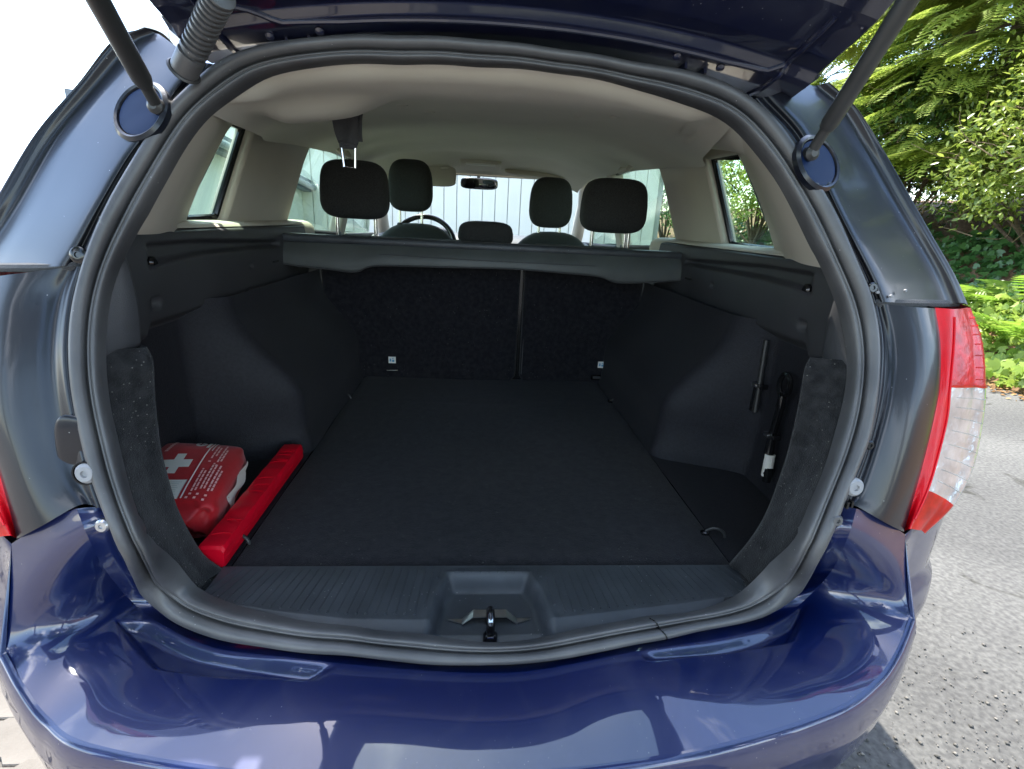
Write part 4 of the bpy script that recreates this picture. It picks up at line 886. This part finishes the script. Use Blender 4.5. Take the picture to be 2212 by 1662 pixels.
for (u0, v0, v1) in ((.43, .30, .78), (.50, .38, .70), (.60, .20, .80), (.66, .24, .66), (.40, -.62, -.02), (.47, -.60, -.08), (.56, -.56, .16), (.63, -.55, .10), (.72, -.60, .12), (.79, -.58, -.02)):
    v = v0
    while v < v1: w = rng.uniform(.05, .12); bl.append((u0-.018, v, u0+.018, min(v+w, v1))); v += w+.018
for (u0, v0) in ((.43, .20), (.62, .10), (.36, -.76), (.40, -.68), (.55, -.68), (.52, -.76), (.72, -.70), (.70, -.79)): bc.append((u0-.026, v0-.02, u0+.026, v0+.02))
decal('print_rows', bl, M['pink'], sub=2); decal('print_dots', bc, M['pink'], sub=2)
decal('info_label', [(-.95, -.80, .20, -.34)], M['print']); decal('label_rules', [(-.95, -.575, -.35, -.565), (-.35, -.80, -.335, -.34), (.19, -.8, .2, -.34)]+[(-.28, -.76+.05*i, .05+.1*rng.random(), -.752+.05*i) for i in range(8)]+[(-.85+.2*i, -.5, -.72+.2*i, -.44) for i in range(3)], M['greyprint'], .0022, 2)
decal('label_blue', [(-.55, -.79, -.40, -.62), (-.88, -.79, -.68, -.70)], M['blueprint'], .0022, 2)
decal('corner_mark', [(-.70+.012*i, .52+.055*i, -.62+.012*i, .565+.055*i) for i in range(7)], M['pink'], sub=2)
b = MB(); cu, cv = .0, .80; pts = [kloc(cu+.125*math.cos(a), cv+.098*math.sin(a), .0016) for a in np.linspace(0, 2*math.pi, 28, endpoint=False)]; b.add(pts, [tuple(range(28))]); b.build('round_badge', M['print'], fk, False)
decal('badge_cross', [(cu-.07, cv-.014, cu+.07, cv+.014), (cu-.018, cv+.014, cu+.018, cv+.055), (cu-.018, cv-.055, cu+.018, cv-.014)], M['darkred'], .0024, 2)
decal('badge_label', [(.155, .66, .225, .90)], M['print'], sub=2)
b = MB(); g_ = np.array([[KC+np.array((0, 0, KH*.5+.012))+KR@np.array((KW/2*max(0, 1-abs(v)**8.5-abs(w*2/KH)**8.5)**(1/8.5)+.0045+.003*math.sin(v*9+w/(KH/2)*5), v*KL/2, w)) for v in np.linspace(-.42, .70, 14)] for w in np.linspace(-.016, .018, 6)]); b.add(g_.reshape(-1, 3), gridfaces(6, 14)); b.build('side_label', M['print'], fk)
zp = KC+np.array((0, 0, KH*.5))+KR@np.array((.030, -KL/2-.004, -.012))
MB().tube([KC+np.array((0, 0, KH*.5))+KR@np.array((x*KW/2, -KL/2-.0015+.003*math.sin(x*9), -.004-.006*x)) for x in np.linspace(-.9, .8, 24)], .0026, 6).build('zip', M['darkred'], fk)
MB().tube([zp, zp+np.array((.003, -.002, -.010)), zp+np.array((.007, -.001, -.018)), zp+np.array((.001, -.003, -.020)), zp+np.array((-.003, -.002, -.012))], .0017, 6).build('zip_pull', M['kit'], fk)

# wheel wrench and jack rod clipped in the right-hand recess
def clip(par, c): 
    MB().box(c, (.012, .020, .008), b=.002).build('clip', M['steel'], par); MB().box(np.array(c)+np.array((.010, -.016, 0)), (.02, .008, .012), b=.002).build('clip_base', M['gloss'], par)
def onX(px, x):
    d = rays(px); t = (x-CAM[0])/d[:, 0]; return CAM+d*t[:, None]
w0, w1, w2 = onX([(1695, 832), (1668, 940), (1655, 1040)], .632)
wr = empty('wheel_wrench', tuple(w2)); tag(wr, 'black wheel wrench with a ring end strapped in the side recess', 'wrench')
dv = (w2-w0)/np.linalg.norm(w2-w0)
MB().tube([w0+np.array((0, .019*math.cos(a), .024*math.sin(a))) for a in np.linspace(0, 2*math.pi, 28, endpoint=False)], .0058, 8, True).build('ring_end', M['chrome'] if False else M['gloss'], wr)
MB().tube([w0+dv*.024, w0+dv*.050, w0+dv*.055, w1, w1+dv*.04, w2-dv*.02, w2], [.008, .010, .0085, .0085, .0105, .0105, .009], 14).build('shaft', M['gloss'], wr)
wl_ = w1*.35+w2*.65; MB().tube([wl_-dv*.026, wl_+dv*.026], .0112, 14).build('white_sticker', M['print'], wr)
clip(wr, w1+np.array((-.010, 0, .0)))
j0, j1 = onX([(1656, 735), (1631, 890)], .632); jk = empty('jack_rod', tuple(j1)); tag(jk, 'thin dark steel jack rod clipped upright beside the wheel wrench', 'rod')
MB().tube([j0, j1], .0062, 12).build('rod', M['strut'], jk); MB().tube([j0+(j1-j0)*.62+np.array((0, .004, 0)), j1+np.array((.0, .012, .0))], .0085, 10).build('rod_sleeve', M['gloss'], jk); clip(jk, j0*.38+j1*.62+np.array((-.008, 0, 0)))

# ================================================================== PLANTS
def merge(V0, F0, T):
    """bake copies of a small mesh: T is (n,3,4) affine"""
    V0 = np.array(V0, float); n = len(T); k = len(V0)
    V = np.einsum('nij,kj->nki', T[:, :, :3], V0)+T[:, None, :, 3]
    return V.reshape(-1, 3), F0, n, k
def leaf_object(name, V0, F0, T, m, parent):
    V, F0, n, k = merge(V0, F0, T); nf = len(F0); me = bpy.data.meshes.new(name)
    V = V-np.array(worldloc(parent)); sizes = np.array([len(f) for f in F0]); flat = np.concatenate([np.array(f) for f in F0])
    loops = (flat[None, :]+(np.arange(n)*k)[:, None]).ravel(); starts1 = np.r_[0, np.cumsum(sizes)[:-1]]; tot = sizes.sum()
    starts = (starts1[None, :]+(np.arange(n)*tot)[:, None]).ravel()
    me.vertices.add(len(V)); me.vertices.foreach_set('co', V.ravel()); me.loops.add(len(loops)); me.loops.foreach_set('vertex_index', loops.astype(np.int32))
    me.polygons.add(n*nf); me.polygons.foreach_set('loop_start', starts.astype(np.int32)); me.update(calc_edges=True)
    me.materials.append(m); o = bpy.data.objects.new(name, me); col.objects.link(o); o.parent = parent; return o
def frames(P, D, U, S):
    """affine matrices: x axis along D, z axis near U, uniform scale S"""
    D = D/np.linalg.norm(D, axis=1)[:, None]; Z = U-D*np.sum(U*D, 1)[:, None]; Z /= np.linalg.norm(Z, axis=1)[:, None]+1e-9; Yv = np.cross(Z, D)
    S = np.broadcast_to(np.array(S, float), (len(P),))[:, None]
    return np.stack([D*S, Yv*S, Z*S, P], 2)
def rdir(n): v = rng.normal(size=(n, 3)); return v/np.linalg.norm(v, axis=1)[:, None]
LEAF_V = [(0, 0, 0), (.35, .22, .05), (.35, -.22, .05), (.75, .17, .02), (.75, -.17, .02), (1, 0, -.06), (.4, 0, -.02), (.75, 0, -.02)]
LEAF_F = [(0, 6, 1), (0, 2, 6), (6, 7, 3, 1), (6, 2, 4, 7), (7, 5, 3), (7, 4, 5)]
IVY_V = [(0, 0, 0), (.10, .34, .03), (.34, .50, 0), (.46, .26, .05), (.82, .34, -.03), (.70, .12, .05), (1.05, 0, -.05), (.70, -.12, .05), (.82, -.34, -.03), (.46, -.26, .05), (.34, -.50, 0), (.10, -.34, .03)]
IVY_F = [(0, 2, 1), (0, 3, 2), (0, 5, 4, 3), (0, 7, 6, 5), (0, 9, 8, 7), (0, 10, 9), (0, 11, 10)]
# scale-leaf spray of a false cypress: a stem with alternate flat toothed branchlets
def spray():
    V, F = [], []
    def blade(a, b, w):
        a, b = np.array(a, float), np.array(b, float); d = b-a; L = np.linalg.norm(d[:2]); n = np.array((-d[1], d[0], 0))/L; o = len(V)
        V.extend([a-n*w*.5, a+n*w*.5, a+d*.6+n*w*.6, b, a+d*.6-n*w*.6]); F.append((o, o+4, o+3, o+2, o+1))
    blade((0, 0, 0), (1, 0, -.22), .022)
    for i in range(9):
        x = .10+.095*i; L = .34*(1-.72*i/9)+.05; z = -.22*x*x
        for sg in (-1, 1):
            tip = (x+L*.62, sg*L*.78, z-.10*L); blade((x, 0, z), tip, .040)
            for q in (.35, .65):
                bx = np.array((x, 0, z))+(np.array(tip)-np.array((x, 0, z)))*q; blade(bx, bx+np.array((L*.36, sg*L*.08, -.06*L)), .036)
                blade(bx, bx+np.array((L*.06, sg*L*.34, -.08*L)), .032)
    return np.array(V), F
SPR_V, SPR_F = spray()
def fern_blade():
    V, F = [], []
    for i in range(16):
        x = .08+.055*i; w = .30*math.sin(math.pi*(.12+.88*(1-i/16)))*(1 if i > 1 else .7); z = .20*math.sin(x*2.6)-.30*x*x
        for sg in (-1, 1):
            o = len(V); V += [(x-.018, 0, z), (x+.022, 0, z), (x+.075, sg*w, z-.05), (x+.03, sg*w*.8, z-.03)]; F.append((o, o+1, o+2, o+3))
    return np.array(V), F
FRN_V, FRN_F = fern_blade()
bark = mat('brown_bark', (.10, .07, .045), rough=.95, var=.4, vscale=30, bump=.8, bscale=40); twig = mat('dry_twig', (.20, .14, .08), rough=.9, var=.3, vscale=40)
def limbs(b, base, tips, r0, seg=7):
    base = np.array(base, float)
    for t in tips:
        t = np.array(t, float); md = base*.5+t*.5+rng.normal(size=3)*.12+np.array((0, 0, .15)); P = crom(np.array([base, base*.75+md*.25, md, t]), 10); b.tube(P, np.linspace(r0, r0*.15, 10), seg)
def clumps(c, rad, n, k):
    """points in n clumps on the shell of an ellipsoid"""
    c = np.array(c, float); d = rdir(n); d[:, 2] = np.where(d[:, 2] < -.55, -d[:, 2], d[:, 2]); q = c+d*np.array(rad)*rng.uniform(.62, 1.0, (n, 1)); idx = rng.integers(0, n, k)
    return q[idx], d[idx], q
def shrub(name, label, base, c, rad, ncl, nleaf, size, m, group=None, cl=.16, bare=0):
    t = empty(name, base); tag(t, label, 'shrub', group)
    P, D, cc = clumps(c, rad, ncl, nleaf); P = P+rng.normal(size=P.shape)*cl; keep = P[:, 2] > .05; P, D = P[keep], D[keep]; n = len(P)
    d = D*.5+rdir(n)*.9+np.array((-.15, 0, .10)); up = D*.5+np.array((-.2, -.1, .9))+rdir(n)*.55
    leaf_object('crown', LEAF_V, LEAF_F, frames(P, d, up, rng.uniform(.7, 1.25, n)*size), m, t)
    b = MB(); sel = cc[rng.choice(len(cc), min(16, len(cc)), replace=False)]; limbs(b, base, sel, .035); b.build('trunk', bark, t)
    if bare:
        b = MB()
        for _ in range(bare):
            q = np.array(c)+rdir(1)[0]*np.array(rad)*rng.uniform(.5, 1.02); e = q+np.array((rng.uniform(-.35, .1), rng.uniform(-.5, .5), rng.uniform(-.35, .35))); b.tube(crom(np.array([q, q*.5+e*.5+rng.normal(size=3)*.06, e]), 7), np.linspace(.007, .0025, 7), 4)
        b.build('twigs', twig, t)
    return t
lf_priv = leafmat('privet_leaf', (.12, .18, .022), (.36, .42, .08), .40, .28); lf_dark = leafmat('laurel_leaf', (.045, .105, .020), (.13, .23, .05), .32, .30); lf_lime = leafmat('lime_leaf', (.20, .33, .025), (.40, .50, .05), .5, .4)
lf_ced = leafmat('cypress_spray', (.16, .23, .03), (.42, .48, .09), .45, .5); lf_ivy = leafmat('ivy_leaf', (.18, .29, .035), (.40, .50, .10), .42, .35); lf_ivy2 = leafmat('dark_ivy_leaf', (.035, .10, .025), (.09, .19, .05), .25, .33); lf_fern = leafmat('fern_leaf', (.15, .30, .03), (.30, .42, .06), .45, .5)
# bank of earth under the plants
bk = [[(x, y, z+.05*math.sin(y*2.1+x)) for x, z in ((4.55, -.03), (4.75, .06), (5.2, .30), (5.9, .70), (7.0, 1.3), (9.5, 2.0), (14, 2.2))] for y in np.linspace(-4, 26, 30)]
bank = surf('bank', np.array(bk), 60, 30, mat('leaf_litter', (.10, .055, .03), rough=.95, c2=(.26, .15, .075), vscale=30, bump=1, bscale=60, detail=8)); tag(bank, 'brown leaf-covered earth bank beside the asphalt', 'bank', kind='structure')
def bank_z(x): return np.interp(x, [4.55, 4.75, 5.2, 5.9, 7, 9.5], [-.03, .06, .30, .70, 1.3, 2.0])
# fallen leaves along the edge
n = 2600; P = np.c_[4.62+np.abs(rng.normal(size=n))*-.16+rng.uniform(0, .25, n), rng.uniform(.5, 14, n), np.full(n, .012)]; P[:, 2] += np.maximum(bank_z(P[:, 0]), 0)
lt_ = empty('fallen_leaves', (4.6, 5, 0)); tag(lt_, 'dry brown leaves scattered where the asphalt meets the ivy', 'leaves', kind='stuff')
leaf_object('dry_leaf_scatter', LEAF_V, LEAF_F, frames(P, rdir(n)*np.array((1, 1, .2)), np.array((0, 0, 1.))+rdir(n)*.4, rng.uniform(.03, .07, n)), leafmat('dry_leaf', (.22, .11, .04), (.42, .24, .09), .1, .7), lt_)['kind'] = 'stuff'
# ivy covering the bank
def ivy(name, label, y0, y1, n, x0, x1, size, m):
    t = empty(name, (5, (y0+y1)/2, .2)); tag(t, label, 'ivy', kind='stuff')
    P = np.c_[rng.uniform(x0, x1, n), rng.uniform(y0, y1, n), np.zeros(n)]; P[:, 2] = bank_z(P[:, 0])+rng.uniform(.02, .20, n)+.10*np.sin(P[:, 1]*2.3+P[:, 0]*3)
    d = np.c_[rng.normal(size=(n, 2)), rng.normal(size=n)*.3-.45]; up = np.array((-.75, -.35, .75))+rdir(n)*.45
    leaf_object('ivy_mat', IVY_V, IVY_F, frames(P, d, up, rng.uniform(.65, 1.3, n)*size), m, t)['kind'] = 'stuff'
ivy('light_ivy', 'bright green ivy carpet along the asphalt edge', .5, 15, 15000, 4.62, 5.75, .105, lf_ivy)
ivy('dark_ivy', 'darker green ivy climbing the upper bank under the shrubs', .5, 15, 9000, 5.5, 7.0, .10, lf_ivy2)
for i, (fx, fy, fz, sz) in enumerate(((5.35, 5.0, .42, .75), (5.6, 4.35, .55, .8), (5.25, 6.1, .36, .6), (5.15, 3.9, .30, .55))):
    t = empty('fern', (fx, fy, fz)); tag(t, ['yellow-green fern arching above the ivy between its larger fern neighbours', 'largest yellow-green fern high on the ivy bank', 'small fern farthest along the ivy bank from the bumper', 'smallest fern low in the ivy by the asphalt'][i], 'fern', None)
    a = rng.uniform(0, 6.28, 13); P = np.tile(np.array((fx, fy, fz)), (13, 1)); D = np.c_[np.cos(a), np.sin(a), rng.uniform(.25, .8, 13)]
    leaf_object('fronds', FRN_V, FRN_F, frames(P, D, np.tile((0, 0, 1.), (13, 1))+D*-.1, rng.uniform(.8, 1.2, 13)*sz), lf_fern, t)
shrub('privet_shrub', 'tall glossy small-leaved shrub with bare brown twigs, right behind the tail light', (6.6, 5.2, 1.0), (6.35, 4.9, 2.25), (1.05, 1.5, 1.25), 150, 15000, .075, lf_priv, cl=.13, bare=170)
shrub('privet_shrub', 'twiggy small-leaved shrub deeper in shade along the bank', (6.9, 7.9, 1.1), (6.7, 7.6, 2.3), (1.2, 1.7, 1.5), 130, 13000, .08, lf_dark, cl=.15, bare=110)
shrub('laurel_shrub', 'dark leafy shrub seen through the right quarter window', (6.2, 11.0, .9), (6.0, 10.7, 2.0), (1.4, 2.0, 1.7), 120, 12000, .09, lf_priv, cl=.16, bare=60)
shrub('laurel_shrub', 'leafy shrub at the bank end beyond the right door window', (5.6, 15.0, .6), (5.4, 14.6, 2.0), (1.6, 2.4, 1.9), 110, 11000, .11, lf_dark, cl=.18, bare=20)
shrub('privet_shrub', 'leafy shrub on the bank behind the car bumper', (6.6, 2.2, 1.0), (6.5, 2.0, 2.1), (1.1, 1.5, 1.3), 90, 7000, .08, lf_priv, cl=.15, bare=60)
shrub('beech_sapling', 'lime-leaved sapling leaning out above the glossy shrub', (6.9, 4.4, 1.2), (6.0, 3.9, 3.75), (.95, 1.0, .65), 50, 2600, .15, lf_lime, cl=.17, bare=14)
def cypress(name, label, base, H, rad, n, lean=(-.3, -.1)):
    t = empty(name, base); tag(t, label, 'tree'); base = np.array(base, float)
    b = MB(); b.tube([base, base+np.array((lean[0]*.3, lean[1]*.3, H*.5)), base+np.array((lean[0], lean[1], H))], [.17, .11, .02], 10); b.build('trunk', bark, t)
    h = rng.uniform(.20, 1, n); a = rng.uniform(0, 2*math.pi, n); rr = rad*(1-.72*h)*rng.uniform(.45, 1.05, n); ax = base+np.c_[lean[0]*h, lean[1]*h, H*h]
    D = np.c_[np.cos(a), np.sin(a), np.full(n, -.28)]; P = ax+D*rr[:, None]; P[:, 2] += .22*np.sin(h*40)
    leaf_object('crown', SPR_V, SPR_F, frames(P, D+rdir(n)*.25, np.tile((0, 0, 1.), (n, 1))+rdir(n)*.35, rng.uniform(.40, .78, n)), lf_ced, t)
    b = MB()
    for k in rng.choice(n, 70, replace=False): b.tube(crom(np.array([ax[k], ax[k]*.5+P[k]*.5+np.array((0, 0, .1)), P[k]]), 6), [.022, .018, .014, .011, .008, .005], 5)
    b.build('branches', bark, t); return t
cypress('cypress_tree', 'false cypress with drooping flat sprays beside the right gas strut', (7.3, 7.0, 1.2), 7.0, 2.2, 2300)
cypress('cypress_tree', 'false cypress standing farther along the bank towards the board wall', (7.6, 10.2, 1.3), 7.5, 2.2, 1500)
cypress('cypress_tree', 'false cypress above the shrub behind the car bumper', (7.9, 2.6, 1.4), 7.0, 2.1, 1500)

# loose gravel washed against the car's right side
gs = empty('gravel', (1.25, .5, 0)); tag(gs, 'loose grey gravel and grit strewn on the asphalt by the bumper', 'gravel', kind='stuff')
n = 1500; P = np.c_[1.15+rng.normal(size=n)*.28, .35+rng.normal(size=n)*.38, np.full(n, .003)]
OCT_V = [(1, 0, 0), (-.9, .1, 0), (.1, .8, 0), (0, -.9, .1), (.1, 0, .55), (0, 0, -.4)]; OCT_F = [(0, 2, 4), (2, 1, 4), (1, 3, 4), (3, 0, 4), (2, 0, 5), (1, 2, 5), (3, 1, 5), (0, 3, 5)]
leaf_object('gravel_grains', OCT_V, OCT_F, frames(P, rdir(n)*np.array((1, 1, .15)), np.array((0, 0, 1.))+rdir(n)*.3, .002+.006*rng.random(n)**4), leafmat('grit', (.06, .058, .052), (.24, .22, .19), 0, .9), gs)['kind'] = 'stuff'

# unseen trees added behind the camera to give the bumper something dark to reflect
def reflection_tree(label, base, c, rad, nleaf):
    t = empty('added_reflection_tree', base); tag(t, label, 'tree'); P, D, cc = clumps(c, rad, 90, nleaf); P = P+rng.normal(size=P.shape)*.28; n = len(P)
    leaf_object('crown', LEAF_V, LEAF_F, frames(P, D*.5+rdir(n), D*.5+np.array((0, 0, .8))+rdir(n)*.5, rng.uniform(.22, .40, n)), lf_dark, t)
    b = MB(); b.tube([base, (base[0], base[1], c[2]*.5), tuple(c)], [.22, .17, .08], 10); limbs(b, (base[0], base[1], c[2]*.5), cc[rng.choice(len(cc), 14, replace=False)], .07); b.build('trunk', bark, t)
reflection_tree('unseen broadleaf tree added behind the left bumper corner as a dark reflection in its paint', (-5.6, -3.6, 0), (-5.4, -3.6, 5.0), (2.6, 3.0, 3.4), 7000)
reflection_tree('unseen broadleaf tree added behind the right bumper corner as a dark reflection in its paint', (5.6, -4.2, 0), (5.4, -4.2, 5.2), (2.6, 2.8, 3.6), 7000)
reflection_tree('unseen broadleaf tree added straight behind the car as a dark reflection low in the bumper', (.4, -9.0, 0), (.4, -9.0, 5.4), (3.2, 2.4, 3.4), 6000)
